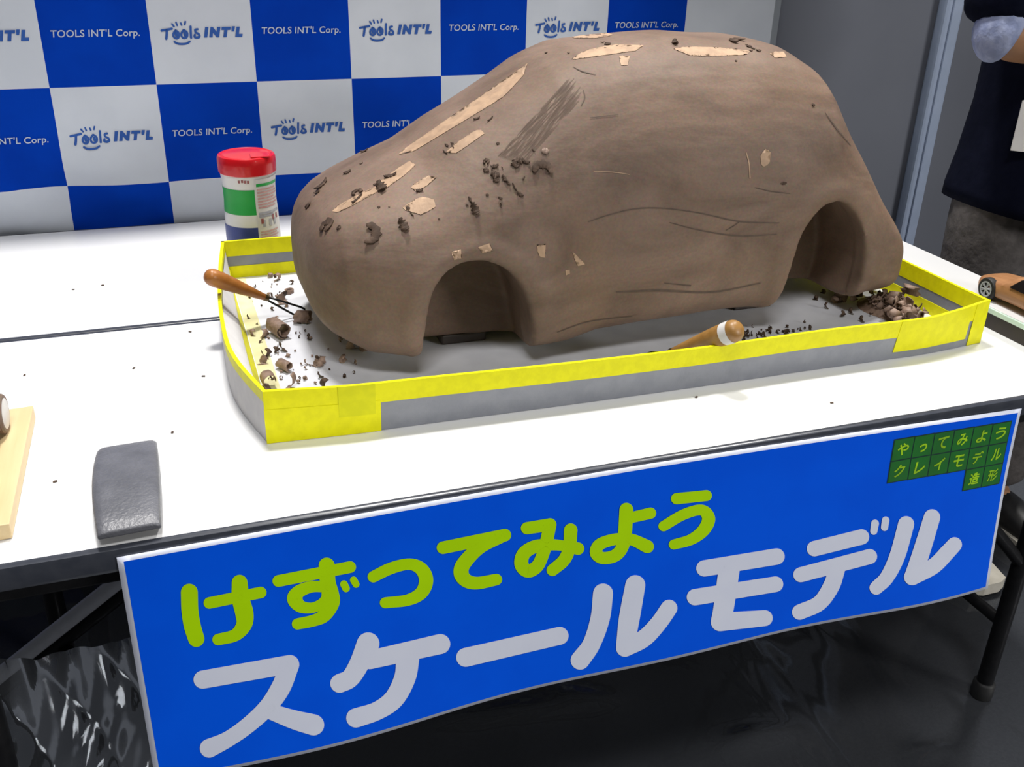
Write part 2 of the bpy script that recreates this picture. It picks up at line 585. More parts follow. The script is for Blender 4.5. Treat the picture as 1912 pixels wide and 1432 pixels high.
def folding_table(label, x0, x1, y0, y1, legs, braces):
    t = thing('folding_table', label, 'table', ((x0 + x1) / 2, (y0 + y1) / 2, 0))
    m = MB()
    m.box((x0 + .007, y0 + .007, T - .028), (x1 - .007, y1 - .007, T))
    m.build('tabletop', MT['table'], t)
    m = MB()
    slab_ring(m, x0, x1, y0, y1, T - .030, T + .0004, .0075)
    m.build('edge_band', MT['edge'], t, angle=.6)
    for y in (y0 + .03, y1 - .06):
        m = MB()
        m.box((x0 + .06, y, T - .062), (x1 - .03, y + .03, T - .03), .003)
        m.build('frame_rail', MT['steel'], t)
    for lx, ly in legs:
        m = MB()
        m.tube([(lx, ly, .02), (lx, ly, T - .05)], .0145, 14)
        lg = m.build('leg', MT['steel'], t, angle=.8)
        m = MB()
        m.lathe([(.012, .0), (.019, .0), (.020, .008), (.019, .03), (.0145, .034)], (lx, ly, .003), n=16)
        m.build('rubber_foot', MT['tyre'], lg, angle=.8)
    for a, b, mt in braces:
        m = MB()
        m.tube([a, b], .011, 10)
        m.build('brace', MT[mt], t, angle=.8)
    for lx in sorted({q[0] for q in legs}):
        yy = [q[1] for q in legs if q[0] == lx]
        for z in (.17, T - .10):
            m = MB()
            m.tube([(lx, min(yy), z), (lx, max(yy), z)], .011, 10)
            m.build('cross_bar', MT['steel'], t, angle=.8)
    return t


XR, XL = 1.385, -.56
folding_table('white folding table in front, with the blue banner on its edge', XL, XR, 0., .5992,
              [(1.315, .10), (1.315, .54), (-.255, .06), (-.25, .545)],
              [((1.315, .10, .30), (.98, .10, .645), 'steel'), 
               ((-.38, .30, .268), (-.03, .30, .515), 'lit_bar'), ((-.38, .315, .235), (-.03, .315, .482), 'steel'),  # pale tube stands for the brace's lit side, dark tube below for its shade
               ((-.205, .30, .35), (-.285, .30, .03), 'steel')])
folding_table('white folding table behind, carrying the wipes tub before the checkered backdrop', XL, XR, .6008, 1.145,
              [(1.315, .68), (1.315, 1.08), (-.27, .68), (-.27, 1.08)],
              [((1.315, .68, .30), (.98, .68, .645), 'steel'), ((-.27, .68, .30), (.10, .68, .64), 'steel')])

# ---------------------------------------------------------------- backdrop
BY = 1.155
PITCH = .1885
BX0, BZ0 = .0165, .970                   # a checker corner


def fold(x, z):
    """depth of the cloth (smaller is nearer): soft folds at the lower left"""
    k = max(0., min(1., (.25 - x) / .6)) * max(0., min(1., (1.0 - z) / .3))
    d = .018 * k * math.sin(38 * (z + .55 * x) + 1.0) + .010 * k * math.sin(70 * (z - .25 * x))
    d += .0025 * math.sin(7 * x + 1) + .0015 * math.sin(11 * z + 4 * x)
    return BY + max(d, -.0045)


bd = thing('backdrop_cloth', 'blue and white checkered backdrop cloth with company lettering behind the tables', 'backdrop', (.4, BY, .0))
m = MB()
cells = []
x_edges = [-1.68 + PITCH * 0]
i0, i1, j0, j1 = -7, 7, -6, 4
for i in range(i0, i1):
    for j in range(j0, j1):
        xa, xb = BX0 + i * PITCH, BX0 + (i + 1) * PITCH
        za, zb = BZ0 + j * PITCH, BZ0 + (j + 1) * PITCH
        if za < -.0:
            continue
        if i == 6:
            xb += .035
        n = 9 if (-3 <= i <= 2 and -2 <= j <= 1) else 3
        m.cur = 0 if (i + j) % 2 == 0 else 1          # 0 white, 1 blue
        vs = [(xa + (xb - xa) * a / n, fold(xa + (xb - xa) * a / n, za + (zb - za) * b / n), za + (zb - za) * b / n) for b in range(n + 1) for a in range(n + 1)]
        m.add(vs, [(b * (n + 1) + a, b * (n + 1) + a + 1, (b + 1) * (n + 1) + a + 1, (b + 1) * (n + 1) + a) for b in range(n) for a in range(n)])
        cells.append((i, j, xa, za))
m.fixn = False
cl = m.build('cloth', [MT['white'], MT['blue']], bd, smooth=True)

TOOLS = [  # strokes inside a unit square (x right, y up), widths likewise
    [(.115, .545, .024), (.20, .565, .024), (.215, .57, .024)],
    [(.165, .55, .026), (.160, .49, .026), (.150, .43, .026)],
    [(.25, .545, .022), (.225, .50, .022), (.225, .455, .022), (.25, .432, .022), (.272, .455, .022), (.275, .51, .022), (.25, .545, .022)],
    [(.325, .545, .022), (.300, .50, .022), (.302, .455, .022), (.325, .435, .022), (.352, .455, .022), (.357, .51, .022), (.330, .548, .022)],
    [(.250, .50, .030), (.252, .475, .030)], [(.333, .50, .030), (.335, .475, .030)],
    [(.397, .595, .024), (.393, .52, .024), (.390, .44, .024)],
    [(.462, .558, .022), (.438, .548, .022), (.440, .515, .022), (.466, .490, .024), (.472, .455, .026), (.450, .440, .026), (.425, .450, .024), (.430, .480, .022)],
    [(.225, .385, .020), (.255, .36, .022), (.30, .352, .022), (.345, .36, .022), (.372, .385, .020)],
    [(.222, .635, .018), (.238, .60, .018)], [(.262, .655, .018), (.270, .615, .018)],
    [(.306, .645, .018), (.312, .618, .018)], [(.352, .665, .018), (.343, .625, .018)],
]
tl_v, tl_f = fit_text("INT'L", 0, 0, 1, 1, .22, .085, 1.36)
co_v, co_f = fit_text("TOOLS INT'L Corp.", 0, 0, 1, 1, .12, .012, 1.04)
for i, j, xa, za in cells:
    if not (-1 <= j <= 3 and -5 <= i <= 5):
        continue

    def put(p, xa=xa, za=za):
        x, z = xa + p[0] * PITCH, za + p[1] * PITCH
        return (x, fold(x, z) - .0012, z)
    mb = MB()
    mb.fixn = False
    if (i + j) % 2 == 0:
        for s in TOOLS:
            v, f = stroke_shapes([(a, .445 + (b - .435) * .68, w * .92) for a, b, w in s], True, 5)
            mb.add([put(q) for q in v], f)
        mb.add([put((.515 + q[0] * .385, .447 + q[1] * .104)) for q in tl_v], tl_f)
        tag(mb.build('logo_lettering', MT['ink'], bd), 'dark blue hand-drawn logo lettering')
    else:
        mb.add([put((.095 + .81 * q[0], .452 + .090 * q[1])) for q in co_v], co_f)
        tag(mb.build('name_lettering', MT['print_'], bd), 'white company name lettering')

# ------------------------------------------------------------------ banner
BT, BBOT = .692, .395


def sheet_y(x, z):
    k = max(0., min(1., (BT - z) / (BT - BBOT)))
    wave = -.0225 - .006 * math.cos((x - .03) * 6.6) - .004 * math.sin(x * 14.)
    return -.0015 + wave * k ** 1.4


def top_z(x):
    return .0055 * math.sin(max(0., min(1., (x + .09) / 1.18)) * PI) - .001 - .006 * max(0, (x - .5) / .6)


def to_sheet(u, v):
    y = -.01
    for _ in range(12):
        p = B(u, v, y=y)
        y = .5 * y + .5 * sheet_y(p[0], p[2])
    return float(p[0]), float(p[2])


def on_sheet(x, z, lift):
    return (x, sheet_y(x, z) - lift, z)


bn = thing('banner', 'blue paper banner with lime and white Japanese lettering on the front table edge', 'banner', (.5, -.01, BBOT))
m = MB()
m.fixn = False
NX, NZ = 90, 16
bx0, bx1 = -.0905, 1.094


def sheet_grid(m, x0, x1, z0f, z1f, lift, nx=NX, nz=NZ):
    vs = []
    for j in range(nz + 1):
        for i in range(nx + 1):
            x = x0 + (x1 - x0) * i / nx
            z = z0f(x) + (z1f(x) - z0f(x)) * j / nz
            vs.append(on_sheet(x, z, lift))
    m.add(vs, [(j * (nx + 1) + i, j * (nx + 1) + i + 1, (j + 1) * (nx + 1) + i + 1, (j + 1) * (nx + 1) + i) for j in range(nz) for i in range(nx)])


sheet_grid(m, bx0, bx1, lambda x: BBOT, lambda x: BT + top_z(x), 0)
sheet = m.build('paper_sheet', MT['bwhite'], bn, smooth=True)
so = sheet.modifiers.new('thickness', 'SOLIDIFY')
so.thickness = .0006
so.offset = 1
m = MB()
m.fixn = False
sheet_grid(m, bx0 + .006, bx1 - .0055, lambda x: BBOT + .0045, lambda x: BT + top_z(x) - .006, .0009)
m.build('blue_field', MT['bblue'], bn, smooth=True)


def letters(name, mt, items):
    li = 0
    for (ox, oy, sc, strokes) in items:
        m = MB()
        m.fixn = False
        for s in strokes:
            sm = len(s) > 2
            v, f = stroke_shapes([(ox + a * sc, oy + b * sc, w * sc) for a, b, w in s], sm)
            li += 1
            m.add([on_sheet(*to_sheet(*q), .0015 + .00001 * li) for q in v], f)
        m.build(name, mt, bn)


c4, c5, c6, c7, c8 = (320, 890, 540 / 1912), (800, 880, 560 / 1912), (340, 1150, 540 / 1912), (830, 1000, 650 / 1912), (1272, 952, 640 / 1909)
letters('lime_character', MT['bgreen'], [
    (*c4, [[(118, 758, 112), (122, 880, 112), (138, 980, 112), (164, 1066, 108)],
           [(250, 829, 76), (590, 760, 76)],
           [(450, 695, 104), (457, 800, 116), (482, 900, 120), (478, 975, 104), (420, 1042, 82), (308, 1071, 76)]]),
    (*c4, [[(706, 684, 78), (1180, 592, 78)],
           [(1025, 582, 106), (1032, 690, 104), (1050, 770, 112), (1055, 830, 108), (1010, 910, 90), (940, 945, 78), (832, 968, 74)],
           [(1010, 722, 72), (925, 722, 76), (845, 752, 86), (815, 800, 104), (850, 850, 84), (920, 862, 70), (985, 840, 70), (1025, 800, 76), (1030, 750, 76)],
           [(1139, 705, 50), (1153, 733, 50)], [(1203, 678, 48), (1219, 706, 46)]]),
    (*c4, [[(1333, 656, 76), (1450, 600, 78), (1570, 573, 76), (1650, 605, 88), (1682, 680, 94), (1650, 762, 86), (1560, 810, 76), (1412, 828, 72)]]),
    (*c5, [[(90, 482, 80), (485, 402, 80)],
           [(470, 412, 70), (325, 480, 84), (225, 580, 92), (206, 645, 96), (240, 692, 88), (310, 707, 80), (430, 685, 74)]]),
    (*c5, [[(625, 358, 78), (772, 335, 80)], [(772, 335, 82), (752, 430, 82), (728, 520, 80), (690, 600, 82), (630, 630, 86), (590, 588, 90), (605, 520, 86), (675, 475, 82), (770, 463, 74), (860, 470, 68), (950, 488, 80)],
           [(904, 370, 86), (895, 480, 82), (862, 560, 80), (788, 625, 76)]]),
    (*c5, [[(1258, 240, 88), (1250, 380, 88), (1236, 470, 80), (1190, 530, 80), (1110, 548, 78), (1065, 515, 80), (1090, 460, 76), (1190, 428, 74), (1290, 430, 74), (1392, 475, 84)],
           [(1290, 290, 70), (1412, 262, 72)]]),
    (*c5, [[(1578, 170, 72), (1768, 150, 70)],
           [(1495, 345, 66), (1620, 272, 68), (1735, 242, 70), (1782, 295, 84), (1750, 370, 80), (1670, 430, 70), (1560, 462, 64)]]),
])
letters('white_character', MT['bwhite'], [
    (*c6, [[(135, 415, 120), (712, 313, 122)],
           [(712, 316, 124), (650, 470, 128), (560, 600, 116), (430, 720, 108), (300, 810, 106), (178, 868, 124)],
           [(590, 628, 104), (740, 680, 126), (868, 714, 140)]]),
    (*c6, [[(1228, 178, 150), (1170, 310, 132), (1110, 405, 124), (1040, 440, 124)],
           [(1240, 285, 122), (1705, 180, 132)],
           [(1490, 260, 156), (1472, 400, 142), (1400, 540, 132), (1290, 620, 122), (1147, 668, 128)]]),
    (*c7, [[(114, 664, 104), (630, 546, 98)]]),
    (*c7, [[(868, 314, 110), (852, 450, 106), (805, 590, 98), (742, 680, 104)],
           [(1045, 268, 110), (1012, 450, 114), (988, 610, 98)],
           [(988, 612, 98), (1090, 562, 96), (1170, 480, 92), (1230, 394, 92)]]),
    (*c7, [[(1424, 176, 90), (1820, 111, 90)], [(1372, 334, 90), (1814, 263, 86)],
           [(1560, 180, 116), (1530, 390, 112), (1512, 466, 104)], [(1510, 470, 102), (1755, 449, 88)]]),
    (*c8, [[(738, 212, 86), (1000, 147, 86)], [(662, 357, 84), (1045, 256, 84)],
           [(862, 330, 92), (832, 420, 92), (765, 515, 86), (656, 565, 86)],
           [(1075, 72, 44), (1068, 115, 40)], [(1134, 54, 42), (1128, 94, 40)]]),
    (*c8, [[(1248, 76, 90), (1200, 250, 88), (1142, 370, 80), (1082, 430, 76)],
           [(1392, 38, 92), (1330, 240, 96), (1284, 368, 92)],
           [(1282, 370, 92), (1400, 310, 88), (1478, 232, 86), (1517, 190, 84)]]),
])
# the green squares with small characters
(gx0, gz0), (gx1, gz1), (gx2, gz2), (gx3, gz3) = to_sheet(1669, 820), to_sheet(1888, 785), to_sheet(1650, 902), to_sheet(1858, 862)
gw = (gx1 - gx0) / 6
gh = (gz0 - gz2) / 2
rows = ['やってみよう', 'クレイモデル', '    造形']
for r_, row in enumerate(rows):
    for c_, ch in enumerate(row):
        if ch == ' ':
            continue
        ml, mg, mc = MB(), MB(), MB()
        ml.fixn = mg.fixn = mc.fixn = False
        xa = gx0 + c_ * gw
        zt = gz0 - r_ * gh + (gz1 - gz0) * (c_ + .5) / 6
        n = 4
        for mm, e, lf in ((ml, -.0006, .0013), (mg, .0009, .0016)):
            vs = [on_sheet(xa + e + (gw - 2 * e) * a / n, zt - gh + e + (gh - 2 * e) * b / n, lf) for b in range(n + 1) for a in range(n + 1)]
            mm.add(vs, [(b * (n + 1) + a, b * (n + 1) + a + 1, (b + 1) * (n + 1) + a + 1, (b + 1) * (n + 1) + a) for b in range(n) for a in range(n)])
        small = ch in 'っ'
        k0, k1 = (.32, .70) if small else (.24, .78)
        k2, k3 = (.22, .60) if small else (.22, .78)
        v, f = fit_text(ch, xa + gw * k0, zt - gh + gh * k2, xa + gw * k1, zt - gh + gh * k3, .12, .022)
        mc.add([on_sheet(a, b, .0020) for a, b in v], f)
        sq = ml.build('character_square', MT['bline'], bn)
        mg.build('green_field', MT['dgreen'], sq)
        mc.build('character', MT['yg'], sq)

# -------------------------------------------------------------------- tray
TZ = T + .0005
TX0, TX1, TY0, TY1, TH = .084, 1.177, .175, .772, .070
FLZ = TZ + .005                          # upper face of the tray board
tray = thing('cardboard_tray', 'shallow grey tray edged with yellow tape holding the clay car', 'tray', (.63, .47, TZ))
leftx = spline([(.175, .0840), (.247, .0665), (.300, .0575), (.345, .0545), (.414, .0550), (.510, .0590), (.65, .0715), (.772, .0855)], 5)


def lx_at(y):
    return float(np.interp(y, leftx[:, 0], leftx[:, 1]))


BUMP = spline([(.05, 0), (.083, 0), (.18, .36), (.29, .52), (.40, .72), (.52, .90), (.65, 1.), (.74, .96), (.856, .86), (.975, .94), (1.05, .95), (1.1, .60), (1.177, 0), (1.2, 0)], 6)


def bump(s):
    return float(np.interp(s, BUMP[:, 0], BUMP[:, 1]))


m = MB()
base = [(lx_at(y) + .004, y) for y in np.linspace(TY0 + .003, TY1 - .003, 24)]
outline = [(TX1 - .004, TY0 + .003)] + [(TX1 - .004, TY1 - .003)] + base[::-1] + [(x, TY0 + .002 - .003 * min(1, (x - .1) / .1) - .010 * bump(x)) for x in np.linspace(.13, 1.15, 30)]
k = len(outline)
m.add([(x, y, TZ) for x, y in outline] + [(x, y, FLZ) for x, y in outline],
      [tuple(range(k))[::-1], tuple(range(k, 2 * k))] + [(i, (i + 1) % k, k + (i + 1) % k, k + i) for i in range(k)])
m.build('tray_floor', MT['trayw'], tray)


def wall_strip(path, nrm, s0, s1, h0, h1, th, lean=0., n=40):
    """upright strip along path(s)-> (x, y); thickness th towards nrm(s)"""
    m = MB()
    vs = []
    for i in range(n + 1):
        s = s0 + (s1 - s0) * i / n
        x, y = path(s)
        nx_, ny_ = nrm(s)
        a0_, a1_ = (h0(s), h1(s)) if callable(h0) else (h0, h1)
        ln_ = lean(s) if callable(lean) else lean
        for (d, h) in ((0, a0_), (0, a1_), (th, a1_), (th, a0_)):
            o = d - ln_ * (h / TH)
            vs.append((x + nx_ * o, y + ny_ * o, TZ + h))
    fs = [(0, 1, 2, 3), tuple(4 * n + q for q in (3, 2, 1, 0))]
    for i in range(n):
        for q in range(4):
            fs.append((4 * i + q, 4 * i + (q + 1) % 4, 4 * (i + 1) + (q + 1) % 4, 4 * (i + 1) + q))
    m.add(vs, fs)
    return m


def fh(h):                                # the long front wall sags and leans out in the middle
    return lambda s: h * (1 - .09 * bump(s))


FLEAN = lambda s: .010 * bump(s)
front = (lambda s: (s, TY0 - .003 * min(1, max(0, (s - .1) / .1)) * min(1, max(0, (1.17 - s) / .05)) - .010 * bump(s)), lambda s: (0, 1))
back = (lambda s: (s, TY1), lambda s: (0, -1))
right = (lambda s: (TX1, s), lambda s: (-1, 0))
left = (lambda s: (lx_at(s), s), lambda s: (1, 0))
WT = .004
wall_strip(*front, TX0, TX1, lambda s: 0, fh(TH), WT, FLEAN, n=60).build('front_panel', MT['grey'], tray)
wall_strip(*back, TX0 + .001, TX1, 0, TH, WT, n=30).build('back_panel', MT['grey'], tray)
wall_strip(*right, TY0 + .004, TY1 - .004, 0, TH, WT, n=10).build('end_panel', MT['grey'], tray)
pl = wall_strip(*left, TY0 + .002, TY1 - .002, 0, TH, WT, n=60)
pl.build('end_panel', MT['card'], tray)


def tape(strip, name='yellow_tape', mt='yellow', label=None):
    o = strip.build(name, MT[mt], tray)
    if label:
        tag(o, label)
    return o


def shift(path, nrm, d):
    return (lambda s: (path(s)[0] + nrm(s)[0] * d, path(s)[1] + nrm(s)[1] * d)), nrm


e_ = .0006
# rim tape: folded over the top of each wall
tape(wall_strip(*shift(*front, -e_), TX0 - .0006, TX1 + .0006, lambda s: fh(TH)(s) - .0265, lambda s: fh(TH)(s) + .0008, WT + 2 * e_, FLEAN, n=60), 'rim_tape')
for w_, s0, s1, lo in ((back, TX0, TX1, .044), (right, TY0 - .0006, TY1, .044), (left, TY0, TY1, .056)):
    tape(wall_strip(*shift(*w_, -e_), s0, s1, lo, TH + .0008, WT + 2 * e_, n=60), 'rim_tape')
# corner wraps on the outside of the front wall
tape(wall_strip(*shift(*front, -2 * e_), TX0 - .0012, .2235, lambda s: 0, fh(.046), .001, FLEAN), 'corner_tape')
tape(wall_strip(*shift(*front, -2.6 * e_), .1715, .2170, fh(.027), fh(.0715), .001, FLEAN), 'corner_tape', 'yellow2', 'doubled darker piece of yellow tape')
tape(wall_strip(*shift(*front, -2 * e_), .998, 1.1405, fh(.0135), fh(.0715), .001, FLEAN), 'corner_tape')
tape(wall_strip(*shift(*front, -2 * e_), 1.1485, TX1 + .0012, lambda s: 0, fh(.0715), .001, FLEAN), 'corner_tape')
tape(wall_strip(*shift(*right, -2 * e_), TY0 - .001, TY0 + .04, .0, .0712, .001), 'corner_tape')
# seam tape at the foot of the walls, inside
tape(wall_strip(*shift(*back, WT), TX0 + .004, TX1 - .004, .005, .026, .001), 'foot_tape')
tape(wall_strip(*shift(*right, WT), TY0 + .004, TY1 - .004, .005, .026, .001), 'foot_tape')
m = MB()
vs = []
lin_ = []
nn = 40
for i in range(nn + 1):
    y = TY0 + .006 + (TY1 - TY0 - .012) * i / nn
    xa = lx_at(y) + WT + .001
    xb = .094
    xt = xa + (xb - xa) * .72
    vs += [(xt, y, FLZ + .020), (xt + .002, y, FLZ + .014), (max(xb, xa + .006), y, FLZ + .0012), (max(xb, xa + .006), y, FLZ - .0)]
    lin_ += [(xa, y, TZ + .054), (xt, y, FLZ + .019)]
m.add(vs, [(4 * i + q, 4 * i + q + 1, 4 * i + q + 5, 4 * i + q + 4) for i in range(nn) for q in range(3)])
m.build('foot_tape', MT['yellow'], tray, smooth=True)
m = MB()
m.add(lin_, [(2 * i, 2 * i + 1, 2 * i + 3, 2 * i + 2) for i in range(nn)])
m.build('wall_lining', MT['card'], tray, smooth=True)
m = MB()
m.box((.0955, TY0 + .012, FLZ - .0002), (.118, TY1 - .012, FLZ + .0005))
tag(m.build('floor_tape', MT['cream'], tray), 'pale cream tape along the left of the tray floor')

# ---------------------------------------------------------------- clay car
YC = .478
car = thing('clay_car_model', 'large brown clay scale model of a hatchback car in the tray', 'clay model', (.65, YC, FLZ))

prof = np.array([  # x, z top, z bottom, half width, z widest, exponent
    (.1750, .852, .812, .030, .835, 2.2), (.1775, .872, .790, .075, .835, 2.3), (.182, .887, .776, .105, .835, 2.4),
    (.189, .901, .766, .130, .836, 2.5), (.200, .914, .757, .152, .836, 2.6), (.217, .928, .749, .171, .837, 2.6),
    (.245, .943, .734, .187, .838, 2.6), (.290, .963, .727, .203, .839, 2.55), (.340, .986, .726, .206, .840, 2.5),
    (.390, 1.022, .728, .207, .842, 2.45), (.440, 1.050, .724, .210, .845, 2.45), (.490, 1.078, .717, .210, .848, 2.5),
    (.530, 1.103, .720, .208, .850, 2.6), (.575, 1.122, .733, .204, .850, 2.65), (.640, 1.131, .736, .203, .850, 2.7),
    (.750, 1.1325, .741, .202, .850, 2.75), (.850, 1.128, .739, .199, .850, 2.75), (.915, 1.1155, .741, .195, .850, 2.75),
    (.960, 1.090, .741, .191, .848, 2.8), (.995, 1.043, .738, .185, .846, 2.75), (1.030, .989, .735, .180, .843, 2.75),
    (1.060, .943, .733, .175, .836, 2.8), (1.085, .904, .733, .171, .826, 2.8), (1.103, .876, .734, .169, .818, 2.8),
    (1.118, .853, .736, .165, .808, 2.8), (1.130, .832, .744, .156, .798, 2.7), (1.139, .814, .750, .140, .792, 2.6), (1.145, .802, .758, .110, .787, 2.5), (1.149, .792, .766, .060, .783, 2.3)])


def car_section(x):
    r_ = [float(np.interp(x, prof[:, 0], prof[:, k])) for k in range(1, 6)]
    zt, zb, w, zm, ex = r_
    pts = []
    nu = 26
    for k in range(nu + 1):                       # upper half from near side (-y) over the roof to far side
        a = PI * k / nu
        c, s = math.cos(a), math.sin(a)
        y = -w * math.copysign(abs(c) ** (2 / ex), c)
        z = zm + (zt - zm) * abs(s) ** (2 / (ex * .92))
        pts.append((y, z))
    nl = 30
    for k in range(1, nl):                        # underside back to the near side
        a = PI * k / nl
        c, s = math.cos(a), math.sin(a)
        y = w * math.copysign(abs(c) ** (2 / 9.), c) * (1 - .155 * abs(s) ** 2)
        z = zm - (zm - zb + .004) * abs(s) ** (2 / 6.)
        pts.append((y, z))
    return pts


xs = np.unique(np.concatenate([np.linspace(.1750, .25, 28), np.linspace(.25, 1.05, 70), np.linspace(1.05, 1.149, 28)]))
m = MB()
vs, fs = [], []
for x in xs:
    sec = car_section(x)
    K = len(sec)
    vs += [(x, YC + y, z) for y, z in sec]
for i in range(len(xs) - 1):
    for k in range(K):
        fs.append((i * K + k, i * K + (k + 1) % K, (i + 1) * K + (k + 1) % K, (i + 1) * K + k))
fs.append(tuple(range(K))[::-1])
fs.append(tuple((len(xs) - 1) * K + k for k in range(K)))
m.add(vs, fs)
body = m.build('car_body', MT['clay'], car)

arches = {
    'f': [(.303, .69), (.306, .745), (.311, .786), (.321, .833), (.339, .862), (.366, .876), (.398, .874), (.428, .856), (.450, .825), (.463, .785), (.470, .748), (.478, .69)],
    'r': [(.862, .69), (.871, .745), (.886, .81), (.897, .868), (.922, .902), (.958, .911), (.992, .893), (1.019, .857), (1.034, .815), (1.036, .770), (1.030, .735), (1.025, .69)]}
cut = MB()
for key, poly in arches.items():
    for sgn in (-1, 1):
        ya, yb = YC + sgn * .26, YC + sgn * (.095 if key == 'f' else .05)
        sm_ = spline(poly, 4)
        n = len(sm_)
        vs = [(x, ya, z) for x, z in sm_] + [(x, yb, z) for x, z in sm_]
        fs = [tuple(range(n)), tuple(range(n, 2 * n))[::-1]] + [(i, (i + 1) % n, n + (i + 1) % n, n + i) for i in range(n)]
        cut.add(vs, fs)
cutter = cut.build('arch_cutter', MT['clay'])
bo = body.modifiers.new('arches', 'BOOLEAN')
bo.operation = 'DIFFERENCE'
bo.object = cutter
bo.solver = 'EXACT'
rm = body.modifiers.new('remesh', 'REMESH')
rm.mode = 'VOXEL'
rm.voxel_size = .0042
rm.use_smooth_shade = True
sm = body.modifiers.new('smooth', 'SMOOTH')
sm.factor = .5
sm.iterations = 5
bpy.context.view_layer.update()
dg = bpy.context.evaluated_depsgraph_get()
me2 = bpy.data.meshes.new_from_object(body.evaluated_get(dg))
body.modifiers.clear()
body.data = me2
me2.name = 'car_body'
bpy.data.objects.remove(cutter)
# hand-worked unevenness
co = np.zeros(len(me2.vertices) * 3)
me2.vertices.foreach_get('co', co)
co = co.reshape(-1, 3)
nr = np.zeros_like(co).reshape(-1)
me2.vertices.foreach_get('normal', nr)
nr = nr.reshape(-1, 3)
dsp = .0011 * np.sin(23 * co[:, 0] + 9 * co[:, 2] + 1) * np.sin(17 * co[:, 2] - 6 * co[:, 0]) + .0008 * np.sin(41 * co[:, 0] - 33 * co[:, 2])
# raised flare around the arches
for cx, cz, rx, rz in ((.385, .79, .085, .088), (.955, .80, .088, .115)):
    q = np.sqrt(((co[:, 0] + .65 - cx) / rx) ** 2 + ((co[:, 2] + FLZ - cz) / rz) ** 2)
    dsp += .0045 * np.exp(-((q - 1.10) / .16) ** 2) * (np.abs(co[:, 1]) > .15)
# crease along the rear pillar
q = np.abs((co[:, 0] + .65 - .985) - (1.05 - (co[:, 2] + FLZ)) * .52 - .0)
co2 = co + nr * dsp[:, None]
me2.vertices.foreach_set('co', co2.reshape(-1))
me2.polygons.foreach_set('use_smooth', [True] * len(me2.polygons))
if not me2.materials:
    me2.materials.append(MT['clay'])
me2.update()
off = wloc(car)
CARBVH = BVHTree.FromPolygons([Vector(c) + off for c in co2], [tuple(p.vertices) for p in me2.polygons])


def hit_car(u, v):
    o, d = ray(u, v)
    loc, nrm, idx, dist = CARBVH.ray_cast(o, d)
    if loc is None:
        return None, None
    if nrm.dot(d) > 0:
        nrm = -nrm
    return loc, nrm


def inside(poly, x, y):
    c = False
    j = len(poly) - 1
    for i in range(len(poly)):
        (xi, yi), (xj, yj) = poly[i], poly[j]
        if (yi > y) != (yj > y) and x < (xj - xi) * (y - yi) / (yj - yi) + xi:
            c = not c
        j = i
    return c


def patch(polys, name, mt, lift=.0006, step=4.0, label=None):
    """thin smear lying on the clay; outlines are found on the surface once, then it is plain geometry"""
    m = MB()
    m.fixn = False
    for poly in polys:
        pp = []
        n = len(poly)
        for i in range(n):                         # rough, torn outline
            a, b = np.array(poly[i], float), np.array(poly[(i + 1) % n], float)
            kk = max(1, int(np.linalg.norm(b - a) / 5))
            for t in range(kk):
                pp.append(a + (b - a) * t / kk + rng.normal(0, 1.2, 2))
        bm = bmesh.new()
        vsb = [bm.verts.new((p[0], p[1], 0)) for p in pp]
        try:
            f = bm.faces.new(vsb)
        except ValueError:
            bm.free()
            continue
        bmesh.ops.triangulate(bm, faces=[f], ngon_method='EAR_CLIP')
        for _ in range(4):
            es = [e for e in bm.edges if e.calc_length() > step * 2.2]
            if not es:
                break
            bmesh.ops.subdivide_edges(bm, edges=es, cuts=1)
            bmesh.ops.triangulate(bm, faces=[f for f in bm.faces if len(f.verts) > 3])
        bm.verts.index_update()
        loc, ok = [], []
        for v in bm.verts:
            l, nn_ = hit_car(v.co.x, v.co.y)
            ok.append(l is not None)
            loc.append(tuple(l + nn_ * lift) if l is not None else (0, 0, 0))
        m.add(loc, [tuple(v.index for v in f.verts) for f in bm.faces if all(ok[v.index] for v in f.verts)])
        bm.free()
    used = sorted({i for f in m.f for i in f})
    mp = {q: i for i, q in enumerate(used)}
    m.v = [m.v[q] for q in used]
    m.f = [tuple(mp[i] for i in f) for f in m.f]
    o = m.build(name, MT[mt], car, smooth=True)
    if label:
        tag(o, label)
    return o


def line_on_car(lines, name, mt, label=None, lift=.0007):
    m = MB()
    m.fixn = False
    for pts in lines:
        q = spline([(a, b, w) for a, b, w in pts], 10) if len(pts) > 2 else np.linspace(np.array(pts[0], float), np.array(pts[-1], float), 16)
        tg = np.gradient(q[:, :2], axis=0)
        tg /= np.linalg.norm(tg, axis=1)[:, None] + 1e-9
        nm = np.stack([-tg[:, 1], tg[:, 0]], 1)
        vs, ok = [], []
        for p, n_ in zip(q, nm):
            for s in (-1, 1):
                l, nn_ = hit_car(p[0] + n_[0] * p[2] / 2 * s, p[1] + n_[1] * p[2] / 2 * s)
                ok.append(l is not None)
                vs.append(tuple(l + nn_ * lift) if l is not None else (0, 0, 0))
        fs = [(2 * i, 2 * i + 1, 2 * i + 3, 2 * i + 2) for i in range(len(q) - 1) if all(ok[2 * i:2 * i + 4])]
        keep = sorted({i for f in fs for i in f})
        mp = {a: i for i, a in enumerate(keep)}
        m.add([vs[a] for a in keep], [tuple(mp[i] for i in f) for f in fs])
    o = m.build(name, MT[mt], car, smooth=True)
    if label:
        tag(o, label)
    return o


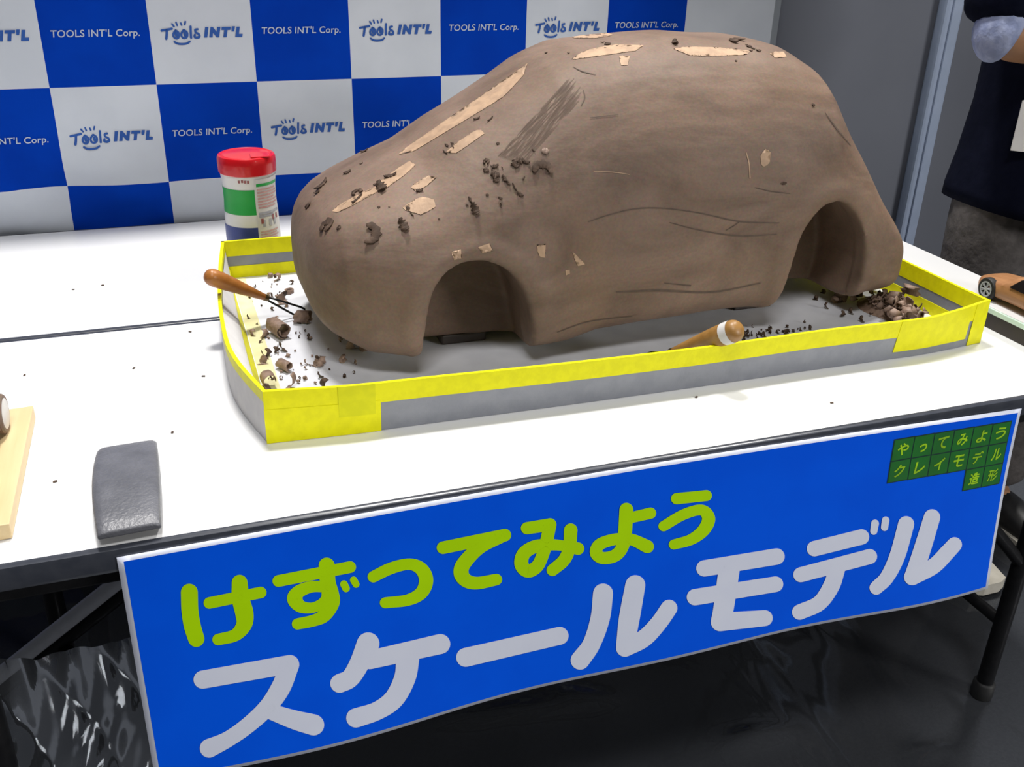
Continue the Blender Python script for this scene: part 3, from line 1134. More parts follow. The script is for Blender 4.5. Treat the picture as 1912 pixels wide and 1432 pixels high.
PALE = [
    ([(742, 290), (800, 250), (880, 205), (935, 165), (968, 132), (986, 118), (976, 140), (952, 168), (925, 190), (880, 213), (820, 250), (770, 282)], 'long pale filler streak up the windscreen'),
    ([(703, 345), (738, 318), (765, 302), (776, 307), (756, 326), (716, 351)], 'pale filler patch in the middle of the hood'),
    ([(768, 351), (800, 328), (812, 330), (800, 343), (776, 358)], 'small pale filler patch beside the long hood patch'),
    ([(752, 388), (790, 367), (810, 372), (813, 386), (786, 401), (765, 396)], 'squarish pale filler patch low on the hood'),
    ([(833, 284), (860, 262), (893, 243), (904, 247), (880, 265), (850, 286)], 'pale filler dash under the windscreen streak'),
    ([(622, 392), (660, 371), (704, 348), (708, 356), (668, 377), (628, 398)], 'thin pale filler streak near the nose'),
    ([(1068, 112), (1095, 94), (1150, 85), (1202, 87), (1190, 95), (1120, 99), (1085, 110)], 'pale filler streak along the front roof edge'),
    ([(1258, 91), (1330, 90), (1400, 96), (1385, 103), (1290, 103)], 'pale filler streak along the roof edge'),
    ([(1437, 100), (1462, 97), (1468, 105), (1446, 109)], 'pale filler spot at the rear of the roof'),
    ([(1066, 68), (1115, 64), (1145, 66), (1095, 71)], 'pale filler streak on the crown of the roof'),
    ([(1156, 104), (1176, 105), (1172, 124), (1161, 121)], 'faint pale filler spot below the roof edge'),
    ([(1418, 292), (1428, 278), (1436, 285), (1437, 305), (1428, 312), (1420, 306)], 'pale filler spot on the rear side'),
    ([(845, 471), (858, 467), (859, 482), (849, 485)], 'pale filler spot over the front wheel arch'),
    ([(892, 463), (914, 455), (920, 467), (900, 472)], 'pale filler chip on top of the front wheel arch'),
    ([(1002, 457), (1010, 464), (1018, 454), (1016, 480), (1006, 478)], 'forked pale filler mark behind the front wheel arch'),
    ([(1070, 470), (1084, 484), (1091, 495), (1078, 496)], 'pale filler mark on the front door'),
    ([(1056, 505), (1064, 503), (1064, 512), (1057, 514)], 'tiny pale filler mark low on the front door'),
]
for poly, lab in PALE:
    patch([poly], 'filler_patch', 'pale', label=lab)
for one in [[(1393, 285, 2), (1398, 305, 2.2), (1400, 333, 2)], [(1108, 320, 1), (1150, 322, 1.6), (1175, 326, 1)]]:
    line_on_car([one], 'scratch', 'pale', 'thin pale scratch')
for one in [[(1098, 414, 1.4), (1140, 400, 2), (1190, 389, 2.2), (1245, 389, 2), (1310, 398, 2), (1380, 413, 2.2), (1455, 416, 1.4)],
             [(1250, 415, 1.2), (1310, 430, 1.8), (1380, 440, 2.2), (1450, 437, 1.4)],
             [(1355, 430, 1), (1372, 420, 1.5), (1382, 412, 1)],
             [(1102, 220, 1.2), (1130, 217, 1.8), (1155, 214, 1)],
             [(1410, 350, 1), (1440, 357, 1.8), (1475, 361, 1)]]:
    line_on_car([one], 'scored_line', 'scratch', 'wavy scored line on the side')
line_on_car([[(1540, 210, .8), (1560, 238, 2.6), (1588, 272, 1.)]], 'rear_crease_shade', 'scratch', 'painted crease shade on the rear pillar')  # shading of the pillar crease painted as a dark strip
for one in [[(1150, 545, 2), (1230, 542, 4), (1330, 545, 3), (1420, 528, 2)], [(1240, 528, 1.5), (1290, 533, 2.5)], [(1040, 620, 1.5), (1100, 600, 2), (1180, 590, 1.5)]]:
    line_on_car([one], 'sill_crease', 'scratch', 'rough crease along the sill')
rk = []
for k in range(22):
    t = k / 21
    a = np.array([1068 + 22 * t, 140 + 22 * t + 30 * max(0, t - .5)])
    b = np.array([930 + 47 * t, 292 + 14 * t])
    c0 = rng.uniform(0, .12)
    while c0 < .97:
        c1 = min(1., c0 + rng.uniform(.12, .5))
        p0, p1 = a + (b - a) * c0, a + (b - a) * c1
        rk.append([(p0[0], p0[1], .5), ((p0[0] + p1[0]) / 2, (p0[1] + p1[1]) / 2 + rng.normal(0, .3), 1.1), (p1[0], p1[1], .5)])
        c0 = c1 + rng.uniform(.0, .10)
line_on_car(rk, 'rake_marks', 'rake', 'band of fine parallel rake marks on the front pillar')
for one in [[(1070, 125, .8), (1088, 134, 1.8), (1112, 140, .8)], [(1089, 168, 1.2), (1092, 182, 1.8), (1085, 198, 1.)]]:
    line_on_car([one], 'scored_line', 'scratch', 'short scored line at the top of the rake marks')

# blocks that carry the model
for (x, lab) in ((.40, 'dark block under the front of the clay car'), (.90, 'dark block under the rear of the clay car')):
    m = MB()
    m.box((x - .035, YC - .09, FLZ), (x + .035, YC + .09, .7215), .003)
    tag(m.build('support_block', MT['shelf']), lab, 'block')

# ------------------------------------------------------------ wipes canister
cx, cy = .1455, .845
can = thing('wipes_canister', 'white wipes tub with red lid and green and blue bands behind the tray', 'canister', (cx, cy, T))
rb = .0465


def can_r(h):
    return float(np.interp(h, [0, .004, .03, .07, .10, .125, .150, .170, .176], [.0440, .0465, .0468, .0466, .0456, .0440, .0446, .0466, .0470]))


HB = .178
m = MB()
m.lathe([(.040, .0)] + [(can_r(h), h) for h in np.linspace(.001, HB, 26)] + [(.046, HB + .001)], (cx, cy, T), n=56)
m.build('tub', MT['plastic'], can, angle=.7)
m = MB()
m.lathe([(.0475, HB - .007), (.0490, HB - .0055), (.0497, HB + .010), (.0492, HB + .019), (.0475, HB + .0225), (.044, HB + .024), (.041, HB + .0225), (.0405, HB + .023), (.02, HB + .0245), (.0, HB + .0248)], (cx, cy, T), n=56, cap=False)
m.lathe([(.0475, HB - .007), (.044, HB - .007)], (cx, cy, T), n=56, cap=False)
lid = m.build('lid', MT['red'], can, angle=.6)
m = MB()
m.box((cx + .004, cy - .040, T + HB + .0234), (cx + .036, cy - .012, T + HB + .0257), .001)
m.build('flap', MT['red'], lid)
A0, A1 = math.radians(150), math.radians(278)      # where the bands show (angles about +x)
for nm_, mt, h0, h1 in (('green_band', 'cgreen', .104, .148), ('blue_band', 'cblue', .030, .082)):
    m = MB()
    m.lathe([(can_r(h) + .0004, h) for h in np.linspace(h0, h1, 8)], (cx, cy, T), n=40, a0=math.radians(120), a1=math.radians(282), cap=False)
    m.build(nm_, MT[mt], can, smooth=True)
m = MB()
L0, L1 = math.radians(276), math.radians(372)
m.lathe([(can_r(h) + .0008, h) for h in np.linspace(.030, .166, 16)], (cx, cy, T), n=30, a0=L0, a1=L1, cap=False)
lab = m.build('information_label', MT['paper'], can, smooth=True)


def label_bar(h0, h1, a0, a1, mt, name, lift=.0012, parent=None):
    m = MB()
    m.lathe([(can_r(h) + lift, h) for h in np.linspace(h0, h1, 3)], (cx, cy, T), n=14, a0=math.radians(a0), a1=math.radians(a1), cap=False)
    return m


def print_block(name, mt, bars):
    m = MB()
    for b in bars:
        q = label_bar(*b[:4], mt, 'x', b[4] if len(b) > 4 else .0012)
        m.add(q.v, q.f)
    m.build(name, MT[mt], lab, smooth=True)


print_block('red_print', 'pink', [(.146 - k * .0052, .149 - k * .0052, 281, 281 + (62 if k % 3 else 50) - 4 * (k % 2)) for k in range(7)])
print_block('red_print', 'pink', [(.072 - k * .0045, .0745 - k * .0045, 281, 330 - 6 * (k % 2)) for k in range(5)])
print_block('grey_print', 'greyp', [(.104 - k * .005, .108 - k * .005, 281, 318 + 22 * (1 - k)) for k in range(2)])
for a in (287, 303, 316):
    print_block('pictogram', 'greyp', [(.082, .094, a, a + 7)])
print_block('grey_print', 'greyp', [(.042, .048, a, a + 4) for a in (284, 289, 296, 303)])
print_block('grey_print', 'greyp', [(.044, .050, 333, 342)])
for a, h in ((284, .088), (313, .092), (326, .092)):
    print_block('maroon_print', 'maroon', [(h, h + .009, a, a + 6, .0014)])
label_bar(.153, .158, 280, 342, 'cgreen', 'x').build('green_rule', MT['cgreen'], lab, smooth=True)
m = MB()
for a, h in ((243, .1605), (250, .1615), (256, .1605), (262, .160)):
    q = label_bar(h, h + .005, a, a + 4.5, 'maroon', 'x', .0008)
    m.add(q.v, q.f)
m.build('brand_mark', MT['maroon'], can, smooth=True)


# ---------------------------------------------------------------- loop tools
def frame_dir(a, b):
    return (Vector(b) - Vector(a)).normalized()


def loop_tool(label, head, neck, tip, R0, mt, band=False, flat=False):
    """head: butt end of the handle, neck: where the ferrule starts, tip: end of the wire loop"""
    head, neck, tip = Vector(head), Vector(neck), Vector(tip)
    ax = (neck - head).normalized()
    Ln = (neck - head).length
    t = thing('loop_tool', label, 'clay tool', tuple((head + neck) / 2))
    m = MB()
    pr = [(0., 0.), (.45, .012), (.75, .035), (.93, .075), (1., .13), (.985, .22), (.90, .38), (.76, .56), (.60, .74), (.46, .90), (.40, .97), (.36, 1.0)]
    m.lathe([(r_ * R0, h * Ln) for r_, h in spline(pr, 4)], head, ax, n=28, cap=False)
    m.lathe([(.36 * R0, Ln), (.0, Ln)], head, ax, n=28, cap=False)
    hd = m.build('handle', MT[mt], t, smooth=True)
    if band:
        m = MB()
        m.lathe([(R0 * 1.012, Ln * .115), (R0 * 1.016, Ln * .13), (R0 * 1.008, Ln * .20), (R0 * .99, Ln * .22)], head, ax, n=28, cap=False)
        m.build('white_band', MT['plastic'], hd, smooth=True)
    m = MB()
    m.lathe([(.43 * R0, Ln * .955), (.42 * R0, Ln * 1.0), (.36 * R0, Ln * 1.03), (.20 * R0, Ln * 1.035)], head, ax, n=20, cap=False)
    m.build('ferrule', MT['ferrule'], t, smooth=True)
    side = ax.cross(Vector((0, 0, 1))).normalized()
    if not flat:
        side = (ax.cross(side) * -.8 + side * .6).normalized()
    d = tip - neck
    pts = [neck + side * .0025, neck + d * .35 + side * .0055, neck + d * .85 + side * .0095, neck + d * .96 + side * .0090, neck + d + side * .0065,
           neck + d - side * .0065, neck + d * .96 - side * .0090, neck + d * .85 - side * .0095, neck + d * .35 - side * .0055, neck - side * .0025]
    m = MB()
    m.tube(pts, .0017, 8)
    m.build('wire_loop', MT['iron'], t, smooth=True)
    return t


h1 = B(384, 513, z=.8085)
n1 = B(497, 556, z=.7475)
t1 = B(564, 584, z=.7125)
loop_tool('wooden handled wire loop tool leaning on the left rim of the tray', h1, n1, t1, .0128, 'handle')
h2 = Vector(B(1384, 613, y=.133))
n2_ = Vector(B(1255, 658, y=.228))
d2 = (n2_ - h2).normalized()
n2_ = h2 + d2 * .130
t2 = Vector((n2_.x + d2.x * .05, n2_.y + d2.y * .05, FLZ + .003))
loop_tool('wooden handled loop tool with a white band over the front rim of the tray', h2, n2_, t2, .0158, 'handle2', band=True, flat=True)

# ----------------------------------------------------------- charcoal block
bl = [Vector(B(*q, z=T + .027)) for q in ((180, 824), (290, 807), (298, 962), (178, 984))]
m = MB()
nu, nv = 14, 22
vs = []


def blk(u, v):
    p = bl[0] * (1 - u) * (1 - v) + bl[1] * u * (1 - v) + bl[2] * u * v + bl[3] * (1 - u) * v
    bow = .004 * (1 - (2 * v - 1) ** 2)
    p = p + Vector((-bow * (1 - u) * 1.2 + bow * .4 * u, 0, 0))
    return p


top, bot = [], []
for j in range(nv + 1):
    for i in range(nu + 1):
        u, v = i / nu, j / nv
        p = blk(u, v)
        arch = 1 - (2 * v - 1) ** 2
        ez = .0035 * (max(abs(2 * u - 1), 0) ** 10) + .003 * (abs(2 * v - 1) ** 16)
        top.append((p.x, p.y, T + .021 + .007 * arch - ez))
        s_ = Vector((p.x, p.y, 0))
        bot.append((p.x, p.y, T + .0006 + (.010 * (abs(2 * v - 1) ** 4) * (1 if v > .5 else .3))))
k = len(top)
fs = []
for j in range(nv):
    for i in range(nu):
        a = j * (nu + 1) + i
        fs.append((a, a + 1, a + nu + 2, a + nu + 1))
        fs.append((k + a, k + a + nu + 1, k + a + nu + 2, k + a + 1))
ring = [i for i in range(nu + 1)] + [j * (nu + 1) + nu for j in range(1, nv + 1)] + [nv * (nu + 1) + i for i in range(nu - 1, -1, -1)] + [j * (nu + 1) for j in range(nv - 1, 0, -1)]
for a, b in zip(ring, ring[1:] + ring[:1]):
    fs.append((a, b, k + b, k + a))
m.add(top + bot, fs)
o = m.build('sanding_block', MT['block'], angle=.5)
tag(o, 'charcoal grey block with a curved top lying on the white table front', 'sanding block')
bv = o.modifiers.new('bevel', 'BEVEL')
bv.width = .002
bv.segments = 3
bv.limit_method = 'ANGLE'
bv.angle_limit = .6

# ------------------------------------------- board with a small clay car, left
bz0, bz1 = T + .0005, T + .0185
c1, c2, c3 = [Vector(B(*q, z=bz1)) for q in ((62, 757), (0, 766), (17, 978))]
ex = (c2 - c1).normalized()
wdt = .30
m = MB()
pts = [c1, c1 + ex * wdt, c3 + ex * wdt, c3]
vs = [(p.x, p.y, bz0) for p in pts] + [(p.x, p.y, bz1) for p in pts]
m.add(vs, [(0, 1, 2, 3), (7, 6, 5, 4)] + [(i, (i + 1) % 4, 4 + (i + 1) % 4, 4 + i) for i in range(4)])
o = m.build('wooden_board', MT['pine'])
tag(o, 'pale wooden board lying at the left end of the front table', 'board')
bv = o.modifiers.new('bevel', 'BEVEL')
bv.width = .0012
bv.segments = 2


def small_car(name, label, cat, loc, yaw, L_, W_, H_, bodymt, wheelstyle, windows=True, smoothn=4, zl=.006, wr=.0165):
    """little hatchback: nose at -x in its own frame"""
    t = thing(name, label, cat, loc)
    sx = np.linspace(0, 1, 25)
    topk = [(0, .30), (.02, .42), (.08, .50), (.22, .56), (.30, .62), (.42, .88), (.50, .97), (.62, 1.0), (.76, .97), (.86, .86), (.94, .66), (.985, .52), (1, .38)]
    top = np.interp(np.linspace(0, 1, 41), [a for a, b in topk], [b for a, b in topk])
    m = MB()
    vs, fs = [], []
    K = 18
    for i, q in enumerate(np.linspace(0, 1, 41)):
        w = W_ / 2 * (1 - .5 * abs(2 * q - 1) ** 9) * (.90 if q in (0, 1) else 1)
        zt = zl + (H_ - zl) * top[i]
        zb = zl
        belt = zl + (H_ - zl) * .52
        for k in range(K):
            a = 2 * PI * k / K
            c, s = math.cos(a), math.sin(a)
            y = w * math.copysign(abs(c) ** .55, c)
            zz = (zb + zt) / 2 + (zt - zb) / 2 * math.copysign(abs(s) ** .6, s)
            if zz > belt:
                y *= 1 - .30 * (zz - belt) / max(1e-6, H_ - belt)
            vs.append((-L_ / 2 + L_ * q, y, zz))
    for i in range(40):
        for k in range(K):
            fs.append((i * K + k, i * K + (k + 1) % K, (i + 1) * K + (k + 1) % K, (i + 1) * K + k))
    fs += [tuple(range(K))[::-1], tuple(40 * K + k for k in range(K))]
    m.add([Vector(loc) + Vector(v) for v in vs], fs)
    m.build('car_body', MT[bodymt], t, angle=.7)
    wx = (-L_ * .315, L_ * .30)
    for x in wx:
        for sg in (-1, 1):
            ctr = Vector(loc) + Vector((x, sg * (W_ / 2 - .004), wr))
            m = MB()
            m.lathe([(wr * .62, -.004), (wr * .9, -.0045), (wr, -.003), (wr, .004), (wr * .92, .0062), (wr * .70, .0066), (wr * .68, .004)], ctr, (0, sg, 0), n=28, cap=False)
            m.lathe([(0, .0035), (wr * .70, .0035)], ctr, (0, sg, 0), n=28, cap=False)
            m.lathe([(0, -.004), (wr * .64, -.004)], ctr, (0, sg, 0), n=28, cap=False)
            wl = m.build('wheel', MT['tyre' if wheelstyle == 'spokes' else 'clay'], t, angle=.6)
            m = MB()
            if wheelstyle == 'spokes':
                m.lathe([(wr * .56, .0036), (wr * .56, .0068), (wr * .69, .0068), (wr * .69, .0036)], ctr, (0, sg, 0), n=28, cap=False)
                m.lathe([(0, .0070), (wr * .16, .0068), (wr * .16, .0036)], ctr, (0, sg, 0), n=16, cap=False)
                for k in range(6):
                    a = k * PI / 3 + .3
                    for da in (-.13, .13):
                        p0 = ctr + Vector((math.cos(a + da * 2) * wr * .12, sg * .006, math.sin(a + da * 2) * wr * .12))
                        p1 = ctr + Vector((math.cos(a + da) * wr * .60, sg * .006, math.sin(a + da) * wr * .60))
                        m.tube([p0, p1], wr * .045, 6)
                m.build('wheel_rim', MT['rim'], wl, angle=.6)
            else:
                m.lathe([(0, .0078), (wr * .70, .0072), (wr * .80, .0062)], ctr, (0, sg, 0), n=28, cap=False)
                m.build('wheel_disc', MT['hub'], wl, angle=.6)
    if windows:
        for sg in (-1, 1):
            for (xa, xb, xc, xd) in ((-.10, .06, .06, -.02), (.085, .235, .20, .085)):
                za, zb_ = zl + (H_ - zl) * .56, zl + (H_ - zl) * .86
                ya, yb_ = sg * (W_ / 2 * .995), sg * (W_ / 2 * .845)
                vs = [(L_ * xa, ya, za), (L_ * xb, ya, za), (L_ * xc, yb_, zb_), (L_ * xd, yb_, zb_)]
                ctr = sum((Vector(v) for v in vs), Vector()) / 4
                m = MB()
                allv = [Vector(loc) + Vector(v) + Vector((0, sg * .0012, 0)) for v in vs] + [Vector(loc) + Vector(v) - Vector((0, sg * .004, 0)) for v in vs]
                m.add(allv, [(0, 1, 2, 3), (7, 6, 5, 4)] + [(i, (i + 1) % 4, 4 + (i + 1) % 4, 4 + i) for i in range(4)])
                m.build('side_window', MT['window'], t)
    t.rotation_euler = (0, 0, yaw)
    return t


pw = B(-2, 785, z=bz1 + .016)
small_car('small_clay_car', 'small clay car with white wheel discs on the pale wooden board', 'model car', (float(pw[0]) - .040, float(pw[1]) - .060, bz1), PI / 2 - .06 + PI, .20, .085, .062, 'clay', 'disc', windows=False, wr=.024)

# --------------------------------------------------- shelf with a wooden car
SX0, SX1, SY0, SY1 = 1.236, 1.330, .02, .60
sh = thing('display_base', 'low dark base with a white glass-edged top at the right table end', 'display stand', ((SX0 + SX1) / 2, .3, T))
m = MB()
m.box((SX0, SY0, T + .0005), (SX1, SY1, T + .0260), .001)
m.build('base_block', MT['shelf'], sh)
m = MB()
m.box((SX0 - .004, SY0, T + .0260), (SX1, SY1, T + .0345), .001)
m.build('acrylic_edge', MT['acryl'], sh)
m = MB()
m.box((SX0 - .001, SY0 + .001, T + .0345), (SX1 - .001, SY1 - .001, T + .0355))
m.build('white_top', MT['table'], sh)
small_car('wooden_toy_car', 'small orange-brown wooden toy car with silver spoked wheels at the right edge', 'toy car', (1.284, .188, T + .0356), -PI / 2 - .03, .205, .072, .062, 'carwood', 'spokes', wr=.0185)

# ------------------------------------------------------------------ shavings
def curl_mesh(name, L_, r_, turns, wd, mt, taper=0., jag=.12, seed=0, th=.0009):
    g = np.random.default_rng(seed)
    m = MB()
    n = max(8, int(16 * turns))
    ph_ = g.uniform(0, 6)
    rows_ = []
    for i in range(n + 1):
        a = turns * 2 * PI * i / n
        rr = r_ * (1 - .35 * i / n)
        w = wd * (1 - taper * i / n) * (1 + jag * g.normal())
        sh_ = .15 * wd * math.sin(2 * i / n + ph_)
        for s in (-1, 0, 1):
            rows_.append(((rr) * math.sin(a), s * w / 2 + sh_, r_ - rr * math.cos(a)))
    k = len(rows_)
    vs = rows_ + [(x * (1 - th / r_ if x else 1), y, (z - r_) * (1 - th / r_) + r_) for x, y, z in rows_]
    fs = []
    for i in range(n):
        for q in (0, 1):
            a = 3 * i + q
            fs.append((a, a + 1, a + 4, a + 3))
            fs.append((k + a, k + a + 3, k + a + 4, k + a + 1))
    ring_ = [3 * i for i in range(n + 1)] + [3 * n + 1] + [3 * i + 2 for i in range(n, -1, -1)] + [1]
    for a, b in zip(ring_, ring_[1:] + ring_[:1]):
        fs.append((a, b, k + b, k + a))
    m.add(vs, fs)
    o = m.build(name, MT[mt], smooth=True)
    me = o.data
    bpy.data.objects.remove(o)
    return me


CHIPS = [curl_mesh('clay_shaving', 0, .0035, .75, .006, 'chip', .5, .2, 1), curl_mesh('clay_shaving', 0, .005, .45, .007, 'chip', .6, .25, 2),
         curl_mesh('clay_shaving', 0, .0028, 1.1, .005, 'chip', .4, .2, 3), curl_mesh('clay_shaving', 0, .009, .22, .006, 'chip', .7, .3, 4),
         curl_mesh('clay_shaving', 0, .006, .6, .011, 'curl', .5, .2, 5), curl_mesh('clay_shaving', 0, .008, .35, .010, 'curl', .6, .25, 6),
         curl_mesh('clay_shaving', 0, .004, .9, .009, 'curl', .5, .2, 7)]


def shaving(me, loc, nrm, spin, s, label, group, tilt=0.):
    o = bpy.data.objects.new('clay_shaving', me)
    COL.objects.link(o)
    q = Vector(nrm).to_track_quat('Z', 'Y').to_matrix().to_4x4()
    o.matrix_world = Matrix.Translation(Vector(loc)) @ q @ Matrix.Rotation(spin, 4, 'Z') @ Matrix.Rotation(tilt, 4, 'X') @ Matrix.Diagonal((s, s, s, 1))
    return tag(o, label, 'clay shaving', group)


# shavings stuck on the car: pixel of each, size factor, mesh
def flake_mesh(asp, curl, mt, seed, ring=0.):
    """flat torn flake 10 mm long lying in its xy plane, ends curling up; ring > 0 bends it into an arc in the plane"""
    g = np.random.default_rng(seed)
    n = 14
    up, dn = [], []
    for i in range(n + 1):
        t = i / n
        w = .005 * asp * (math.sin(PI * (.06 + .88 * t)) ** .6) * (1 + .22 * g.normal())
        x, yo = (t - .5) * .010, .0008 * asp * g.normal()
        z = .0006 + .010 * curl * (2 * t - 1) ** 2
        for s_, lst in ((1, up), (-1, dn)):
            yy = yo + s_ * w
            if ring > 0:
                a = (t - .5) * ring
                rr = .010 / ring + yy
                lst.append((rr * math.sin(a), rr * math.cos(a) - .010 / ring, z))
            else:
                lst.append((x, yy, z))
    k = 2 * (n + 1)
    vs = [p for q in zip(up, dn) for p in q]
    vs = vs + [(x, y, z - .0009) for x, y, z in vs]
    fs = []
    for i in range(n):
        a = 2 * i
        fs.append((a, a + 1, a + 3, a + 2))
        fs.append((k + a, k + a + 2, k + a + 3, k + a + 1))
        fs.append((a, a + 2, k + a + 2, k + a))
        fs.append((a + 1, k + a + 1, k + a + 3, a + 3))
    fs += [(0, k, k + 1, 1), (2 * n, 2 * n + 1, k + 2 * n + 1, k + 2 * n)]
    m = MB()
    m.add(vs, fs)
    o = m.build('clay_shaving', MT[mt], smooth=True)
    me_ = o.data
    bpy.data.objects.remove(o)
    return me_


FL = {'a': flake_mesh(.35, .15, 'chip', 31), 'b': flake_mesh(.55, .25, 'chip', 32), 'c': flake_mesh(.9, .1, 'chip', 33), 't': flake_mesh(.16, .1, 'chip', 34),
      'r': flake_mesh(.22, .05, 'chip', 35, 5.6), 'u': flake_mesh(.26, .12, 'chip', 36, 3.6), 'p': flake_mesh(.9, .05, 'curl', 37), 'h': flake_mesh(.20, .05, 'chip', 38, 5.0)}


def on_car(u, v, ln, ang, k, label, group):
    """flake of ln pixels length along the pixel direction ang (degrees, y down) at (u, v)"""
    l, n_ = hit_car(u, v)
    a = math.radians(ang)
    l2, _ = hit_car(u + 4 * math.cos(a), v + 4 * math.sin(a))
    if l is None or l2 is None:
        return
    dx = (l2 - l) - n_ * (l2 - l).dot(n_)
    sc_ = (ln / 4 * (l2 - l).length) / .010
    if k in 'ru':
        sc_ *= 1.9
    elif k == 'h':
        sc_ *= 1.6
    sc_ = min(sc_, 4.5)
    dx.normalize()
    m4 = Matrix((dx, n_.cross(dx), n_)).transposed().to_4x4()
    o = bpy.data.objects.new('clay_shaving', FL[k])
    COL.objects.link(o)
    o.matrix_world = Matrix.Translation(l + n_ * .0006) @ m4 @ Matrix.Diagonal((sc_, sc_, min(sc_, 2.), 1))
    return tag(o, label, 'clay shaving', group)


G1 = ('small dark clay flake stuck to the hood of the big clay car', 'flakes stuck on the hood of the clay car')
for q in [(594, 359, 14, -40, 'b'), (649, 322, 15, -25, 'c'), (675, 306, 8, -25, 'a'), (713, 351, 17, 55, 'b'), (668, 372, 26, -42, 't'), (576, 384, 9, -30, 'c'), (633, 425, 9, -60, 'c'), (784, 356, 14, -10, 'b'),
          (762, 389, 8, 20, 'c'), (769, 400, 12, 50, 't'), (708, 387, 5, 0, 'c'), (820, 409, 4, 0, 'c'), (681, 283, 15, -20, 'a'), (916, 223, 14, -42, 't'), (891, 222, 13, -18, 'a'), (835, 272, 7, 30, 'a'), (845, 268, 6, 10, 'a'), (846, 274, 8, 60, 't'), (832, 285, 10, 40, 't'), (700, 345, 5, 0, 'c'), (727, 387, 4, 0, 'a')]:
    on_car(*q, *G1)
for u, v, ln, an, k, lb_ in [(601, 346, 30, -42, 'a', 'long dark flake at the far corner of the hood near the nose tip'), (730, 329, 25, -18, 'a', 'dark flat flake lying across the end of the central pale hood patch'),
                             (667, 356, 24, -22, 'h', 'thin hollow loop of clay on the hood left of the central pale patch'), (615, 413, 20, 0, 'r', 'dark ring-shaped clay curl near the nose of the clay car'),
                             (704, 437, 30, 95, 'u', 'dark U-shaped clay curl low on the near side of the hood'), (754, 422, 26, 58, 'b', 'dark pointed flake above the front wheel arch, right of the U-shaped curl'),
                             (887, 391, 24, 66, 'b', 'olive brown flake below the windscreen corner, above the front door'), (1014, 306, 30, 5, 'u', 'thin arched clay curl on the door right of the rake marks'),
                             (1018, 283, 14, 0, 'p', 'small pale oval chip beside the lower end of the rake marks')]:
    on_car(u, v, ln, an, k, lb_, None)
G2 = ('small dark clay flake clustered at the lower end of the rake marks', 'flakes below the rake marks on the clay car')
for q in [(909, 299, 13, 0, 'r'), (924, 311, 15, -10, 'b'), (908, 318, 11, 20, 'c'), (925, 326, 17, 5, 'c'), (927, 336, 12, 40, 'c'), (942, 334, 14, 50, 'b'), (949, 342, 10, 50, 'b'), (961, 350, 18, 60, 't'), (971, 363, 14, 30, 'b'),
          (963, 306, 16, 60, 'c'), (972, 300, 14, -20, 'c'), (983, 303, 14, 10, 'b'), (996, 281, 8, 40, 'a'), (878, 373, 12, 60, 'a'), (882, 380, 6, 60, 'c'), (910, 364, 6, 0, 'c'), (934, 370, 9, 20, 'b'), (935, 383, 8, 80, 'b'), (930, 268, 6, 0, 'c'), (978, 333, 8, -60, 'a'), (938, 314, 6, 60, 'a'), (872, 383, 5, 0, 'c')]:
    on_car(*q, *G2)
G3 = ('tiny clay crumb on the roof edge or rear side of the clay car', 'crumbs on the roof and rear side of the clay car')
for q in [(1125, 80, 7, 0, 'b'), (1135, 83, 7, 30, 'c'), (1152, 86, 4, 0, 'c'), (1130, 90, 4, 0, 'c'), (1260, 81, 8, 80, 'b'), (1369, 75, 12, -20, 'u'), (1398, 87, 8, 0, 'c'), (1406, 91, 9, 20, 'b'), (1416, 95, 7, 0, 'c'), (1402, 95, 5, 0, 'c'), (1394, 84, 4, 0, 'c'),
          (1374, 92, 4, 0, 'c'), (1374, 114, 4, 0, 'c'), (1518, 196, 5, 0, 'c'), (1463, 342, 8, -10, 'b'), (1020, 99, 4, 0, 'c'), (1062, 100, 5, 0, 'b')]:
    on_car(*q, *G3)

# big curls on the tray floor
BIG = [(525, 622, 'largest rolled clay shaving in front of the nose of the clay car', dict(r=.013, t=1.3, w=.042, mt='curl'), .35),
       (566, 596, 'grey-brown clay shaving caught at the tip of the left loop tool', dict(r=.011, t=1.1, w=.026, mt='curl'), 1.2),
       (544, 543, 'tight spiral clay curl standing near the back of the tray floor', dict(r=.0085, t=2.0, w=.007, mt='curl'), .2),
       (525, 550, 'pointed clay flake beside the tight spiral curl', dict(r=.016, t=.22, w=.02, mt='chip'), 2.2),
       (530, 683, 'rolled clay shaving with a pale end, left of the front bumper', dict(r=.008, t=1.1, w=.026, mt='curl'), .5),
       (505, 718, 'large folded clay shaving in the near left corner of the tray', dict(r=.012, t=.8, w=.024, mt='curl'), .1),
       (535, 718, 'pointed curved clay shaving next to the near left corner one', dict(r=.016, t=.35, w=.016, mt='curl'), 2.6),
       (612, 719, 'dark clay shaving by the front rim of the tray, under the nose', dict(r=.009, t=.5, w=.016, mt='chip'), .4),
       (533, 647, 'dark clay flake just in front of the largest rolled shaving', dict(r=.010, t=.3, w=.014, mt='chip'), .2),
       (500, 661, 'small flat clay flake between the large curls and the left wall', dict(r=.012, t=.22, w=.012, mt='chip'), .1)]
for i, (u, v, lab, q, sp) in enumerate(BIG):
    me = curl_mesh('clay_shaving', 0, q['r'], q['t'], q['w'], q['mt'], .35, .1, 40 + i)
    p = B(u, v + 6, z=FLZ + .0008)
    tl = PI / 2 if 'standing' in lab else 0
    o = shaving(me, p, (0, 0, 1), sp, 1., lab, None, tl)
    if tl:
        o.location.z += .0035
